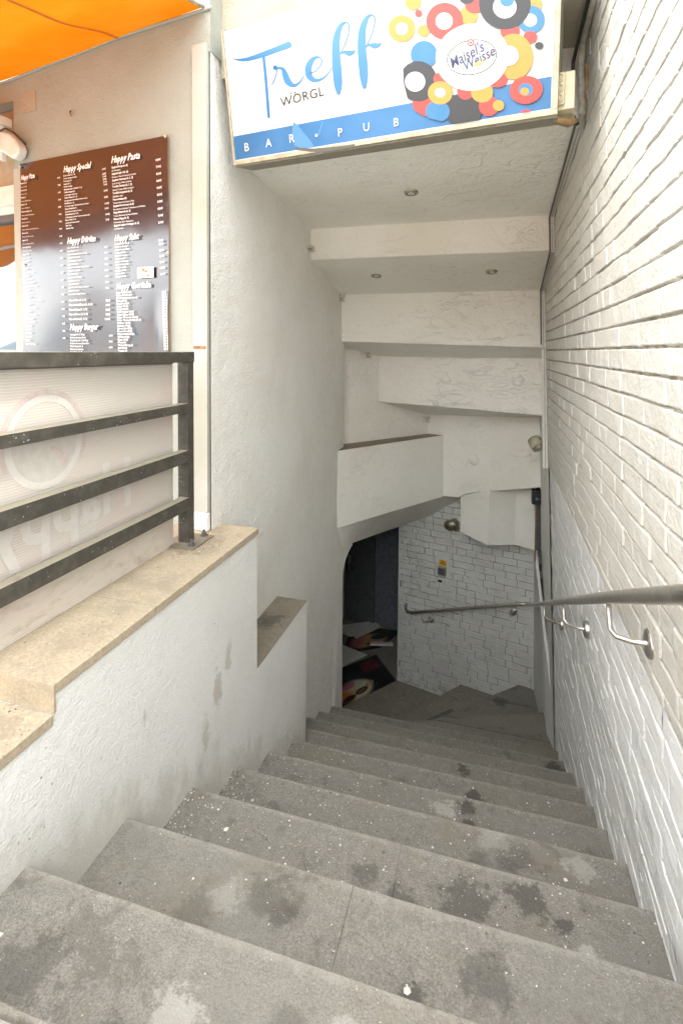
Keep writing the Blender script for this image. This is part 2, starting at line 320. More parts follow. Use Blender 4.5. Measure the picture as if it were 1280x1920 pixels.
# ------------------------------------------------------------------ mesh helpers
class MB:
    def __init__(s): s.v = []; s.f = []; s.mi = []
    def face(s, pts, m=0):
        b = len(s.v); s.v += [tuple(p) for p in pts]; s.f.append(list(range(b, b + len(pts)))); s.mi.append(m)
    def box(s, a, b, m=0, R=None, o=None):
        P = [V((x, y, z)) for z in (a[2], b[2]) for y in (a[1], b[1]) for x in (a[0], b[0])]
        if R is not None: P = [R @ p for p in P]
        if o is not None: P = [p + V(o) for p in P]
        i = len(s.v); s.v += [tuple(p) for p in P]
        for q in ((0, 2, 3, 1), (4, 5, 7, 6), (0, 1, 5, 4), (2, 6, 7, 3), (0, 4, 6, 2), (1, 3, 7, 5)):
            s.f.append([i + k for k in q]); s.mi.append(m)
        return s
    def prism(s, poly, z0, z1, m=0):
        n = len(poly); i = len(s.v)
        zz0 = z0 if isinstance(z0, (list, tuple)) else [z0] * n; zz1 = z1 if isinstance(z1, (list, tuple)) else [z1] * n
        s.v += [(p[0], p[1], zz0[k]) for k, p in enumerate(poly)] + [(p[0], p[1], zz1[k]) for k, p in enumerate(poly)]
        s.f.append([i + k for k in range(n)][::-1]); s.f.append([i + n + k for k in range(n)]); s.mi += [m, m]
        for k in range(n):
            l = (k + 1) % n; s.f.append([i + k, i + l, i + n + l, i + n + k]); s.mi.append(m)
        return s
    def plate(s, pts, nrm, th, m=0):
        """planar outline given thickness th along nrm"""
        n = len(pts); i = len(s.v); nn = V(nrm) * th
        s.v += [tuple(V(p)) for p in pts] + [tuple(V(p) + nn) for p in pts]
        s.f.append([i + k for k in range(n)]); s.f.append([i + n + k for k in range(n)][::-1]); s.mi += [m, m]
        for k in range(n):
            l = (k + 1) % n; s.f.append([i + k, i + n + k, i + n + l, i + l]); s.mi.append(m)
        return s
    def tube(s, pts, r, seg=12, m=0, cap=True):
        pts = [V(p) for p in pts]; i0 = len(s.v); n = len(pts)
        rr = r if isinstance(r, (list, tuple)) else [r] * n
        t0 = (pts[1] - pts[0]).normalized(); up = V((0, 0, 1)) if abs(t0.z) < .9 else V((1, 0, 0))
        a = t0.cross(up).normalized()
        for k in range(n):
            t = (pts[min(k + 1, n - 1)] - pts[max(k - 1, 0)]).normalized()
            a = (a - t * a.dot(t)).normalized(); b = t.cross(a)
            for j in range(seg):
                an = 2 * pi * j / seg; s.v.append(tuple(pts[k] + (a * cos(an) + b * sin(an)) * rr[k]))
        for k in range(n - 1):
            for j in range(seg):
                j2 = (j + 1) % seg
                s.f.append([i0 + k * seg + j, i0 + k * seg + j2, i0 + (k + 1) * seg + j2, i0 + (k + 1) * seg + j]); s.mi.append(m)
        if cap:
            s.f.append([i0 + j for j in range(seg)][::-1]); s.f.append([i0 + (n - 1) * seg + j for j in range(seg)]); s.mi += [m, m]
        return s
    def lathe(s, o, ax, prof, seg=28, m=0):
        """prof: (radius, along) pairs round axis ax from o"""
        ax = V(ax).normalized(); up = V((0, 0, 1)) if abs(ax.z) < .9 else V((1, 0, 0)); a = ax.cross(up).normalized(); b = ax.cross(a); o = V(o); i0 = len(s.v)
        for (r, h) in prof:
            for j in range(seg):
                an = 2 * pi * j / seg; s.v.append(tuple(o + ax * h + (a * cos(an) + b * sin(an)) * r))
        for k in range(len(prof) - 1):
            for j in range(seg):
                j2 = (j + 1) % seg; s.f.append([i0 + k * seg + j, i0 + (k + 1) * seg + j, i0 + (k + 1) * seg + j2, i0 + k * seg + j2]); s.mi.append(m)
        return s
    def grid(s, fn, nu, nv, m=0):
        i0 = len(s.v)
        for j in range(nv + 1):
            for i in range(nu + 1): s.v.append(tuple(fn(i / nu, j / nv)))
        for j in range(nv):
            for i in range(nu):
                a = i0 + j * (nu + 1) + i; s.f.append([a, a + 1, a + nu + 2, a + nu + 1]); s.mi.append(m)
        return s
    def build(s, name, mats, parent=None, smooth=False, bevel=0, seg=2, merge=False):
        me = bpy.data.meshes.new(name); me.from_pydata(s.v, [], s.f)
        if not isinstance(mats, (list, tuple)): mats = [mats]
        for mm in mats: me.materials.append(mm)
        me.polygons.foreach_set('material_index', s.mi)
        if merge:
            import bmesh
            bm = bmesh.new(); bm.from_mesh(me); bmesh.ops.remove_doubles(bm, verts=bm.verts, dist=.0004); bmesh.ops.recalc_face_normals(bm, faces=bm.faces); bm.to_mesh(me); bm.free()
        if smooth: me.polygons.foreach_set('use_smooth', [True] * len(me.polygons))
        me.update()
        o = bpy.data.objects.new(name, me); col.objects.link(o)
        if bevel:
            bv = o.modifiers.new('bevel', 'BEVEL'); bv.width = bevel; bv.segments = seg; bv.limit_method = 'ANGLE'; bv.angle_limit = rad(28)
            if not smooth: me.polygons.foreach_set('use_smooth', [True] * len(me.polygons))
            bv.harden_normals = True
        if parent:
            o.parent = parent
            if parent.type == 'EMPTY': o.matrix_parent_inverse = Matrix.Translation(-parent.location)
        return o
def tag(o, label, cat=None, group=None, kind=None):
    if label: o['label'] = label
    if cat: o['category'] = cat
    if group: o['group'] = group
    if kind: o['kind'] = kind
    return o
def thing(name, label, cat, loc=(0, 0, 0), group=None):
    o = bpy.data.objects.new(name, None); col.objects.link(o); o.location = loc; o.empty_display_size = .1
    return tag(o, label, cat, group)
def hom(H):
    def f(x, y):
        w_ = H[2][0] * x + H[2][1] * y + H[2][2]
        return ((H[0][0] * x + H[0][1] * y + H[0][2]) / w_, (H[1][0] * x + H[1][1] * y + H[1][2]) / w_)
    return f
def text_into(mb, s, org, U, Vv, size, m=0, bold=0., shear=0., align='LEFT', squeeze=1., space=1., res=2, mirror=False):
    cu_ = bpy.data.curves.new('t', 'FONT'); cu_.body = s; cu_.size = size; cu_.offset = bold; cu_.shear = shear
    cu_.align_x = align; cu_.resolution_u = res; cu_.space_character = space; cu_.fill_mode = 'FRONT'
    ob = bpy.data.objects.new('t', cu_); col.objects.link(ob)
    dg = bpy.context.evaluated_depsgraph_get(); me = ob.evaluated_get(dg).to_mesh()
    i0 = len(mb.v); sgn = -1 if mirror else 1
    for v in me.vertices: mb.v.append(tuple(org + U * (v.co.x * squeeze * sgn) + Vv * v.co.y))
    for p in me.polygons: mb.f.append([i0 + k for k in p.vertices]); mb.mi.append(m)
    ob.evaluated_get(dg).to_mesh_clear(); bpy.data.objects.remove(ob); bpy.data.curves.remove(cu_)
def nz(x, y=0, z=0): return mnoise.noise(V((x, y, z)))

# ================================================================== SETTING
ZK = lambda k: -1.07 - .173 * k
YK = lambda k: .818 + .3065 * k
XL, XU = -.9, -1.067
def XR(y, z):
    b = .02 * max(0., min(1., (-z - 1.25) / .15)) * max(0., min(1., (3.4 - y) / .5))
    return .3302 + .012 * y - .04 * z + b
g = MB()
g.face([(-60, -60, -.897), (60, -60, -.897), (60, .205, -.897), (-60, .205, -.897)])
g.face([(-60, .205, -.897), (-1.14, .205, -.897), (-1.14, 2.0, -.897), (-60, 2.0, -.897)])
g.face([(.7, .205, -.897), (60, .205, -.897), (60, 12, -.897), (.7, 12, -.897)])
tag(g.build('street', M['street']), 'pale grey paved street in front of the stairs', kind='structure')
g = MB(); g.face([(-1500, -1500, -1.1), (1500, -1500, -1.1), (1500, .1, -1.1), (-1500, .1, -1.1)])
tag(g.build('ground', M['street']), None, kind='structure')
g = MB()
def hf(u, v):
    x = -500 + 1000 * u; return (x, -260 - 60 * v, -1 + v * (26 + 12 * nz(u * 7) + 8 * nz(u * 23)))
g.grid(hf, 60, 4); tag(g.build('hills', M['hill'], smooth=True), None, kind='structure')

# ------------------------------------------------------------------ staircase
st = thing('staircase', 'worn grey stone staircase with debris leading down between white walls', 'staircase', (0, .5, -.9))
def slab(name, poly, ztop, par, mat, th=.03):
    mb = MB(); mb.prism(poly, ztop - th, ztop); return mb.build(name, mat, par)
for k in range(-1, 10):
    y0, y1, z = YK(k - 1), YK(k), ZK(k)
    if k == -1: y0 = .2; y1 = .5275
    xl = XL - .02 if k <= 5 else XU - .02
    xr = .47 if k < 3 else .54
    mb = MB(); mb.box((xl, y0 + .001, z - .30), (xr, y1 - .012, z - .031))
    mb.box((xl, y0 + .002, z - .0309), (xr, y1 - .004, z - .0022))
    sp = mb.build('step', M['tread'], st)
    xj = [-.28, -.20, -.28, -.215, -.215, -.25, -.23, -.2, -.26, -.24, -.2][k + 1] + (.0 if k > 1 else .0)
    yb = y0 + .0005
    for (a, b) in (((xl, xj - .0003), (xj + .0003, xr)) if k > 0 else ((xl, xr),)):
        dz = random.uniform(-.001, .001)
        mb = MB(); nx = 46
        # front edge slightly chipped
        top = [(a + (b - a) * i / nx, y1 + .0016 * nz(a * 3 + i * .35, k * 5.1) - .007 * max(0, nz(a * 7 + i * .8, k * 3.3) - .38)) for i in range(nx + 1)]
        poly = [(a, yb), (b, yb)] + top[::-1]
        mb.prism(poly, z + dz - .03, z + dz); mb.build('tread_tile', M['tread'], sp, bevel=.002, seg=2)
P0 = (-1.09, 3.6)
W10 = [P0, (.56, 3.6075), (.58, 4.23), (P0[0], 3.608)]
lv = [(10, [(-1.09, 3.6072), (.56, 3.6072), (.60, 4.262), (-1.0, 3.62)], None),
      (11, [(-.819, 3.6945), (.60, 4.263), (.60, 4.95), (.36, 4.83)], None),
      (12, [(-1.09, 3.6085), (-1.002, 3.6215), (-.822, 3.6955), (.357, 4.831), (.30, 5.1), (-.13, 5.0), (-1.09, 3.76)], None)]
for k, poly, _ in lv:
    z = ZK(k); mb = MB(); mb.prism(poly, z - .40, z - .031); sp = mb.build('winder_step', M['tread'], st)
    slab('tread_tile', poly, z, sp, M['landing'] if k > 11 else M['tread'])
mb = MB(); mb.prism([(-3.2, 3.5), (-1.09, 3.5), (-1.09, 3.76), (.3, 5.3), (.3, 6.5), (-3.2, 6.5)], ZK(13) - .3, ZK(13))
mb.build('landing', M['landing'], st)

# ------------------------------------------------------------------ low left wall with coping
lw = thing('low_wall', 'low white plastered wall with beige tiled coping beside the stairs', 'wall', (-1, 1, -3))
mb = MB()
prof = [(-.3, -3.6), (2.535, -3.6), (2.535, -1.322), (1.93, -1.322), (1.93, -.755), (.888, -.755), (.888, -.82), (-.3, -.82)]
prof2 = [(-.3, -3.6), (1.93, -3.6), (1.93, -.755), (.888, -.755), (.888, -.82), (-.3, -.82)]
def yzplate(mb, pr, x0, x1, m=0):
    i = len(mb.v); n = len(pr); mb.v += [(x0, p[0], p[1]) for p in pr] + [(x1, p[0], p[1]) for p in pr]
    mb.f += [[i + k for k in range(n)][::-1], [i + n + k for k in range(n)]]; mb.mi += [m, m]
    for k in range(n):
        l = (k + 1) % n; mb.f.append([i + k, i + l, i + n + l, i + n + k]); mb.mi.append(m)
yzplate(mb, prof, -1.066, XL); mb.build('plastered_body', M['low'], lw, bevel=.004)
mb = MB(); yzplate(mb, prof2, -1.30, -1.0675); mb.build('plastered_back', M['low'], lw)
def coping(y0, y1, z, x0=-1.30, x1=XL + .004):
    mb = MB(); mb.box((x0, y0, z - .025), (x1, y1, z)); o = mb.build('coping_tile', M['tile'], lw, bevel=.0025)
for (a, b) in ((1.6385, 1.934), (1.256, 1.6355), (.895, 1.253)): coping(a, b, -.73)
coping(-.3, .60, -.795); coping(.602, .8868, -.795)
mb = MB(); mb.box((-1.30, .887, -.795), (XL + .004, .8945, -.7305)); mb.build('coping_riser', M['tile'], lw, bevel=.001)
mb = MB(); mb.box((-1.066, 1.931, -1.3215), (XL + .001, 2.535, -1.317)); tag(mb.build('ledge', M['ledge'], lw, bevel=.001), 'bare mossy ledge top')

# ------------------------------------------------------------------ upper left wall
uw = thing('plastered_wall', 'tall rough stucco wall on the left of the stairwell', 'wall', (-1.1, 2.8, -3.4))
mb = MB()
mb.grid(lambda u, v: (XU + .003 * nz(u * 9, v * 12) * min(1, u * 20), 1.8505 + u * (3.85 - 1.8505), -3.6 + v * 5.2), 60, 110)
i = len(mb.v)
mb.face([(XU, 3.85, -3.6), (-1.22, 3.85, -3.6), (-1.22, 3.85, 1.6), (XU, 3.85, 1.6)])
mb.face([(-1.22, 3.85, -3.6), (-1.22, 1.98, -3.6), (-1.22, 1.98, 1.6), (-1.22, 3.85, 1.6)])
mb.build('stucco_face', M['upper'], uw, smooth=True)
# rounded door corner
mb = MB(); pts = [(-1.0675, 3.85, -1.55), (-1.0675, 3.8495, -1.76), (-1.064, 3.868, -1.70), (-1.057, 3.905, -1.645), (-1.045, 3.96, -1.60), (-1.035, 4.02, -1.575), (-1.035, 4.02, -1.50)]
mb.plate(pts, (-.98, -.18, 0), .1); mb.build('door_corner_plaster', M['upper'], uw)

# ------------------------------------------------------------------ facade
fd = thing('facade_wall', 'beige rendered shopfront wall behind the menu board', 'wall', (-1.6, 1.95, -.9))
FO = V((-1.131, 1.858, 0)); FU = V((.994, -.1094, 0)).normalized(); FN = V((-.1094, -.994, 0)).normalized(); UZ = V((0, 0, 1))
FP = lambda s, z, d=0: FO + FU * s + UZ * z + FN * d
def fplate(mb, s0, s1, z0, z1, d0, d1, m=0):
    i = len(mb.v)
    mb.v += [tuple(FP(s, z, d)) for d in (d0, d1) for z in (z0, z1) for s in (s0, s1)]
    for q in ((0, 1, 3, 2), (4, 6, 7, 5), (0, 4, 5, 1), (2, 3, 7, 6), (0, 2, 6, 4), (1, 5, 7, 3)): mb.f.append([i + k for k in q]); mb.mi.append(m)
mb = MB()
fplate(mb, -1.052, .040, -.897, 1.17, -.18, 0)
fplate(mb, -3.2, .065, 1.17, 2.2, -.18, -.0)
fplate(mb, -3.2, -1.054, .80, 1.17, -.25, -.07)
mb.build('render_coat', M['facade'], fd)
mb = MB()
fplate(mb, .066, 1.6, 1.10, 2.2, -.20, -.075)
mb.build('header', M['header'], fd)
mb = MB(); fplate(mb, .066, 1.6, 1.098, 1.5, -.40, -.201); mb.build('header_soffit', M['header'], fd)
mb = MB(); fplate(mb, -.008, .061, -.655, 1.195, .001, .020); mb.build('corner_strip', M['strip'], fd, bevel=.002)
mb = MB(); fplate(mb, -.007, .063, -.73, -.6555, .001, .026); mb.build('plaster_foot', M['upper'], fd, bevel=.006)
mb = MB(); fplate(mb, -.004, .056, .004, .016, .0202, .0215); tag(mb.build('bare_patch', M['rust'], fd), 'bare orange patch on the strip')
mb = MB(); fplate(mb, -1.05, -1.0, -.85, .85, .0, .008); mb.build('window_jamb', M['strip'], fd, bevel=.001)
mb = MB(); fplate(mb, -.985, -.90, 1.10, 1.19, .0005, .003); mb.build('patched_plaster', M['header'], fd)
for (sx, zz) in ((-.62, 1.10), (-.60, 1.085)):
    pass
# wire moulding under awning
mb = MB(); mb.tube([FP(-3.0, 1.235, .006), FP(-1.1, 1.262, .006), FP(-.4, 1.318, .006), FP(.08, 1.33, .006)], .006); mb.build('edge_moulding', M['facade'], fd)
mb = MB(); mb.tube([FP(-.685, 1.062, .0), FP(-.675, 1.05, .012), FP(-.665, 1.032, .014)], .0035); tag(mb.build('wall_hook', M['rust']), 'small rusty hook in beige render above the menu board', 'hook')

# ------------------------------------------------------------------ menu board
HF = hom([[0.0030807931694162927, -1.1347032740545392e-05, -1.1342456243625447], [1.766943005833955e-05, -0.002530918303096663, 1.6542385515404165], [0.0005529935836460891, -4.842778143047627e-05, 1.0]])
mn = thing('menu_board', 'glossy dark menu board headed Happy Pizza, Happy Special and Happy Pasta', 'menu board', FP(-.55, -.1, 0))
s0, s1 = -.997, -.132
mb = MB()
def mbf(u, v):
    s = s0 + (s1 - s0) * u; z = -.09 + v * .955 + (.004 if v > .9 else 0) * u
    d = .012 + .006 * nz(u * 2.2, v * 2.5) + (.008 * max(0, (u - .93) / .07) * max(0, sin(v * 9)))
    return FP(s, z, d)
mb.grid(mbf, 40, 44); mb.build('board', M['board'], mn, smooth=True)
mb = MB(); fplate(mb, s0, s1, -.09, .865, .0005, .004); mb.build('backing', M['boardback'], mn)
mb = MB(); TD = .0215
def mtxt(s, px, py, hpx, bold=0, shear=0, align='LEFT', sq=1.):
    a = HF(px, py); b = HF(px, py - hpx); h = (b[1] - a[1])
    text_into(mb, s, FP(a[0], a[1], TD), FU, UZ, h / .70, 0, bold * h, shear, align, sq, 1, 1)
def title(s, px, py, h, sq=.78): mtxt(s, px, py, h, .045, .32, sq=sq)
pz = ['Margherita (A, G)', 'Tomatensauce, Mozzarella', 'Prosciutto (A, G)', 'Tomatensauce, Schinken', 'Funghi (A, G)', 'Tomatensauce, Mozzarella, Champignons', 'Salami (A, C, G)', 'Tomatensauce, Mozzarella, Salami',
      'Prosciutto e Funghi (A, C, G)', 'Tomatensauce, Mozzarella, Schinken, Champignons', 'Tonno (A, D, G)', 'Tomatensauce, Mozzarella, Tonno', 'Diavolo (A, C, G)', 'Tomatensauce, Mozzarella, Salami, Pfefferoni, Knoblauch, Peperoni', 'Hawaii (A, C, G)',
      'Tomatensauce, Mozzarella, Schinken, Ananas', 'Veggie (A, C, G)', 'Tomatensauce, Mozzarella, Paprika, Zwiebel', 'Quattro Stagioni (A, G)', 'Schinken, Champignons, Artischocken']
title('Happy Pizza', 48, 340, 8.5, .62)
y = 346.5; pr = ['8,90€', '7,90€', '8,90€', '9,90€', '8,90€', '9,90€', '9,70€', '9,90€', '9,90€', '9,90€']
sl_ = .205
for i in range(46):
    py = 348 + i * 6.75 / 1.02
    if py > 655: break
    px = 47 + (py - 348) * .034
    bo = i % 2 == 0
    mtxt(pz[i % len(pz)], px, py, 2.6 if bo else 2.1, .03 if bo else 0, 0, sq=.62 if bo else .55)
    if bo: mtxt(pr[(i // 2) % 10], px + 69 + (.0), py - 10 + i * .15, 3.0, .03, 0, sq=.7)
title('Happy Special', 127, 326, 11)
sp_ = ['Bosna Spezial (A, C, G)', 'Zwiebel, Currysauce, Ketchup', 'Hot Dog (A, C)', 'Langos (A, C)', 'Portion Pommes', 'Mozzarella Sticks 6 Stück (A, C, G)', 'Chicken Nuggets (A)', '6 Stück Nuggets mit Pommes', 'Chicken Wings (A, C, G)',
       'knusprig gebackene Hähnchenflügel mit Pommes und Sauce', 'Kids Mix (A, C, G)', '2 Stk. Chicken Nuggets, 3 Stk. Mozzarella Sticks und Pommes', 'Happy Schnitzel (A, C)', 'Putenschnitzel mit Salat und Pommes', 'Schnitzelburger (A, C, N)',
       'mit Zwiebelsauce, Zwiebel, Tomaten und grünem Salat', 'Bunter Teller (C, G)', 'mit Salat und Pommes und Dip', 'Pizza Toast', 'Gemüse Teller']
for i, s in enumerate(sp_):
    mtxt(s, 127 + i * .25, 334 + i * 5.15, 2.9 if i not in (1, 7, 9, 11, 13, 15, 17) else 2.5, .03, 0, sq=.68 if i in (9, 11) else .78)
for i, (py, s) in enumerate([(321, '6,90€'), (330, '5,50€'), (335, '5,00€'), (340, '4,90€'), (345, '5,90€'), (350, '7,90€'), (361, '8,50€'), (373, '8,50€'), (385, '10,90€'), (394, '8,90€'), (405, '14,90€'), (415, '7,50€')]):
    mtxt(s, 199 + i * .6, py + 1, 3.4, .03, 0, sq=.8)
title('Happy Dürüm', 134, 459, 11)
for i, s in enumerate(['Dürüm Kebap (A, C, G)', 'Döner Kebap (A, C, G)', 'mit Salat, Kebapfleisch, Zwiebel, Tomaten', 'Kebap Sandwich (A, C, G)', 'mit Salat, Kebapfleisch, Sauce', 'Kebap Käse (A, C, G)', 'Hühnerfleisch, Mozzarella, Tomaten, Zwiebel', 'Vegetarischer Dürüm (A)', 'Döner Box (A, G, C)', 'mit Salat, Sauce und Pommes',
                       'Happy Dürüm (A, G, C)', 'Chicken Dürüm (A, C)', 'Salat, Hühnerstreifen, Tomaten und Zwiebel', 'Schnitzel Dürüm (A, C)', 'Salat, Schnitzel, Knoblauch, Tomaten']):
    mtxt(s, 134.5 + i * .15, 468 + i * 6.15, 2.7, .025, 0, sq=.75)
for i, s in enumerate(['6,50€', '6,90€', '6,90€', '7,50€', '8,50€', '6,90€', '7,50€', '7,90€']): mtxt(s, 203 + i * .35, 466 + i * 10.9, 3, .03, 0, sq=.8)
for i, (s, q) in enumerate([('Pide mit Käse (A, G, N)', '7,50€'), ('Pide mit Knoblifleisch (A, G, N)', '9,50€'), ('Pide mit Spinat (A, G, N)', '8,90€'), ('Pide mit Döner (A, G, N)', '9,50€'), ('Pide mit Sucuk (A, G, N)', '10,90€')]):
    mtxt(s, 137.5, 566 + i * 8.7, 4, .03, 0, sq=.8); mtxt(q, 206 if len(q) < 6 else 204, 566 + i * 8.7, 4, .03, 0, sq=.8)
title('Happy Burger', 139, 619, 11)
for i, s in enumerate(['Hamburger (A, C) 180 gr.', 'Rindfleisch, Salat, Sauce, Zwiebel', 'Cheeseburger (A, C, G) 180 gr.', 'Rindfleisch, Salat, Sauce, Zwiebel, Käse', 'Chicken Burger (A, C)', 'Hühnerstreifen, Salat, Sauce', 'Veggie Burger (A, C)']):
    mtxt(s, 139.5 + .05 * i, 629 + i * 5.4, 3.1 if i % 2 == 0 else 2.6, .03, 0, sq=.8)
for i, s in enumerate(['6,90€', '7,50€', '6,90€']): mtxt(s, 212, 631 + i * 11, 3.2, .03, 0, sq=.8)
title('Happy Pasta', 216, 309, 12.5)
ps = ['Spaghetti Bolognese (A)', 'mit Fleischsauce', 'Spaghetti Aglio Olio (A)', 'Knoblauch, Olivenöl, Peperoncini, Petersilie', 'Spaghetti Carbonara (A, C, G)', 'Speck, Ei, Sahne, Pfeffer, Knoblauch', 'Tortellini Tiroliana (A, C, G)', 'Schinken, Ei, Sahne, Pfeffer, Knoblauch', 'Tortellini Gorgonzola (A, G)',
      'Edelpilzkäse, Sahne', 'Penne Arrabiata (A)', 'Tomaten, Peperoncini, Kapern, Oliven', 'Spaghetti Frutti di mare (A, B)', 'Meeresfrüchte, Knoblauch, Tomatensauce und Weißwein', 'Happy Mozzarella (A, G)', 'Tomaten, Mozzarella, Knoblauch, Basilikum', 'Penne a Happy (A, G)', 'Putenstreifen, Spinat, Champignons', 'Spaghetti Quattro Formaggio (A, G)', 'mit 4 Käsesorten']
for i, s in enumerate(ps): mtxt(s, 217 + i * .25, 319 + i * 6.0, 4.0 if i % 2 == 0 else 3.2, .035 if i % 2 == 0 else .015, 0, sq=.72)
for i, s in enumerate(['8,40€', '7,90€', '8,20€', '8,40€', '8,40€', '8,50€', '8,70€', '8,50€', '8,90€', '8,70€']): mtxt(s, 299 + i * .55, 305.5 + i * 12.9, 4.2, .035, 0, sq=.85)
title('Happy Salat', 222, 454, 11)
for i, s in enumerate(['Klein gemischter Salat (G)', 'Griechischer Salat (G)', 'Salat mit Feta und Oliven', 'Tomaten Salat (G)', 'Mozzarella, Tomaten', 'Thunfischsalat (D)', 'Blattsalat mit Thunfisch', 'Happy Hot Salat (C, G)', 'mit Hühnerstreifen', 'Salat Kebap (C, G)', 'mit Kebapfleisch', 'Schrimps Salat (B)']):
    mtxt(s, 222.5 + i * .15, 461 + i * 5.5, 3.2, .025, 0, sq=.75)
for i, s in enumerate(['5,90€', '7,50€', '8,50€', '8,90€', '8,90€', '8,90€', '9,90€']): mtxt(s, 304 + i * .6, 455 + [0, 6.5, 18, 29, 40, 51, 62][i], 4, .035, 0, sq=.85)
title('Happy Getränke', 225, 543, 11)
gt = ['Dosen-Getränke 0,33l', 'Flaschen-Getränke 0,5l', 'Mineral 0,5l prickelnd oder still', 'Ayran 0,25l (G)', 'Energy Dose 0,25l', 'Zweigelt 1/8l (O)', 'Zweigelt 1/4l (O)', 'Grüner Veltliner 1/8l (O)', 'Grüner Veltliner 1/4l (O)', 'Spritzer 1/4l rot oder weiß (O)', 'Spritzer 1/2l rot oder weiß süß (O)', 'Lambrusco 1/8l (O)', 'Lambrusco 1/4l (O)',
      'Bier vom Fass 0,3l (A)', 'Bier vom Fass 0,5l (A)', 'Radler naturtrüb 0,3l (A)', 'Weißbier 0,5l (A)', 'Märzen 0,3l (A)', 'Whiskey 2cl', 'Wodka mit Energy 2cl', 'Rum Cola 2cl', 'Prosecco 0,1l']
for i, s in enumerate(gt):
    mtxt(s, 225.5 + i * .17, 551.5 + i * 5.12, 3.5, .035, 0, sq=.8); mtxt(['2,50 €', '3,00 €', '3,00 €', '2,50 €', '3,50 €', '2,50 €', '4,80 €'][i % 7], 310.5 + i * .17, 550 + i * 5.05, 3.8, .035, 0, sq=.75)
mb.build('menu_lettering', M['print'], mn)
mb = MB(); rnd = random.Random(3)
a = HF(265, 523); b = HF(295, 501)
mb.face([FP(a[0], a[1], TD), FP(b[0], a[1], TD), FP(b[0], b[1], TD), FP(a[0], b[1], TD)], 0)
for q in range(60):
    cx = rnd.uniform(a[0] + .008, b[0] - .008); cz = rnd.uniform(a[1] + .006, b[1] - .006); r_ = rnd.uniform(.002, .006)
    mi = rnd.choice([1, 2, 2, 3, 1]) if q < 45 else 0
    mb.face([FP(cx + r_ * cos(t * 1.05), cz + r_ * .7 * sin(t * 1.05), TD + .0002 * (q % 7 + 1)) for t in range(6)], mi)
mb.build('salad_photo', [M['print'], M['sred'], M['sgreen'], M['syel']], mn)
mb = MB()
for (px, py) in ((316, 259), (45, 315), (321, 475), (53, 498)):
    mb = MB(); q = HF(px, py); mb.lathe(FP(q[0], q[1], .018), FN, [(0, .006), (.005, .005), (.006, 0)], 10)
    mb.build('fixing_screw', M['cream'], mn)

# ------------------------------------------------------------------ window at far left
wn = thing('shop_window', 'shop window with reflecting pane left of the menu board', 'window', FP(-1.3, 0, -.05))
mb = MB(); fplate(mb, -2.6, -1.054, -.85, .70, -.09, -.085); mb.build('pane', M['glass'], wn)
mb = MB(); fplate(mb, -2.6, -1.054, .70, .79, -.09, -.02); fplate(mb, -2.6, -1.054, .665, .70, -.084, -.05); mb.build('roller_blind_box', M['white'], wn, bevel=.003)
mb = MB(); fplate(mb, -2.6, -1.056, .63, .664, -.084, -.06); mb.build('frame', M['cable'], wn)
mb = MB(); fplate(mb, -2.6, -1.056, -.897, -.85, -.1, -.02); mb.build('sill', M['strip'], wn)
mb = MB(); fplate(mb, -2.6, -1.053, .80, 1.165, -.069, -.06); mb.build('beige_panel', M['woodpanel'], wn)
# floodlight
fl = thing('floodlight', 'white framed floodlight on a bracket above the shop window', 'lamp', FP(-1.2, .95, .1))
mb = MB(); fplate(mb, -1.30, -1.06, 1.045, 1.085, .0, .20); mb.build('housing', M['white'], fl, bevel=.006)
mb = MB(); fplate(mb, -1.098, -1.075, .885, 1.044, .02, .045); mb.build('arm', M['white'], fl, bevel=.003)
mb = MB(); fplate(mb, -1.30, -1.10, .90, 1.0, .10, .14); mb.build('lamp_glass', M['lampglass'], fl, bevel=.004)
cm = thing('wall_camera', 'rounded white device with black lead on the wall corner', 'camera', FP(-1.03, .87, .02))
mb = MB(); q = [(0, 255), (18, 252), (40, 258), (52, 270), (58, 285), (55, 298), (46, 306), (24, 292), (0, 278)]
P2 = [FP(*HF(x, y), .01) for x, y in q]; mb.plate(P2, FN, .05); mb.build('body', M['white'], cm, bevel=.012, seg=3)
mb = MB(); mb.tube([FP(*HF(0, 259), .07), FP(*HF(20, 260), .072), FP(*HF(38, 252), .07), FP(*HF(50, 258), .065), FP(*HF(60, 276), .03)], .0045); mb.build('lead', M['black'], cm)

# ------------------------------------------------------------------ awning
aw = thing('awning', 'bright orange fabric awning over the menu board', 'awning', (-2, 1.6, 1.3))
def awf(u, v):
    x = -4.2 + u * (4.2 - 1.092); y = 1.858 + .11 * (-1.131 - x) - .004 - v * 1.0
    z = 1.344 + (x + 1.094) * .062 - v * .33 + .012 * sin(u * 11 + v * 5) * v + .01 * nz(u * 6, v * 5)
    z -= .022 * math.exp(-((v - .45) / .3) ** 2) * abs(sin(u * 5))
    return (x, y, z)
mb = MB(); mb.grid(awf, 60, 40); mb.build('fabric', M['fabric'], aw, smooth=True)
for us in (.30, .62, .86):
    mb = MB(); mb.grid(lambda u, v, us=us: V(awf(us + (u - .5) * .004 + .02 * v, v)) - V((0, 0, .003)), 1, 30)
    mb.build('seam', M['seam'], aw)
mb = MB(); mb.grid(lambda u, v: V(awf(u, 1)) - V((0, 0, v * (.13 + .035 * abs(sin(u * 30))))), 120, 3); mb.build('valance', M['fabric'], aw)
mb = MB(); mb.tube([V(awf(0, .99)) + V((0, 0, -.01)), V(awf(1, .99)) + V((0, 0, -.01))], .014); mb.build('front_bar', M['white'], aw)
mb = MB(); mb.tube([V(awf(1, 0)) + V((.0, .0, .0)), V(awf(1, .5)), V(awf(1, 1))], .007); mb.build('side_arm', M['trunk'], aw)

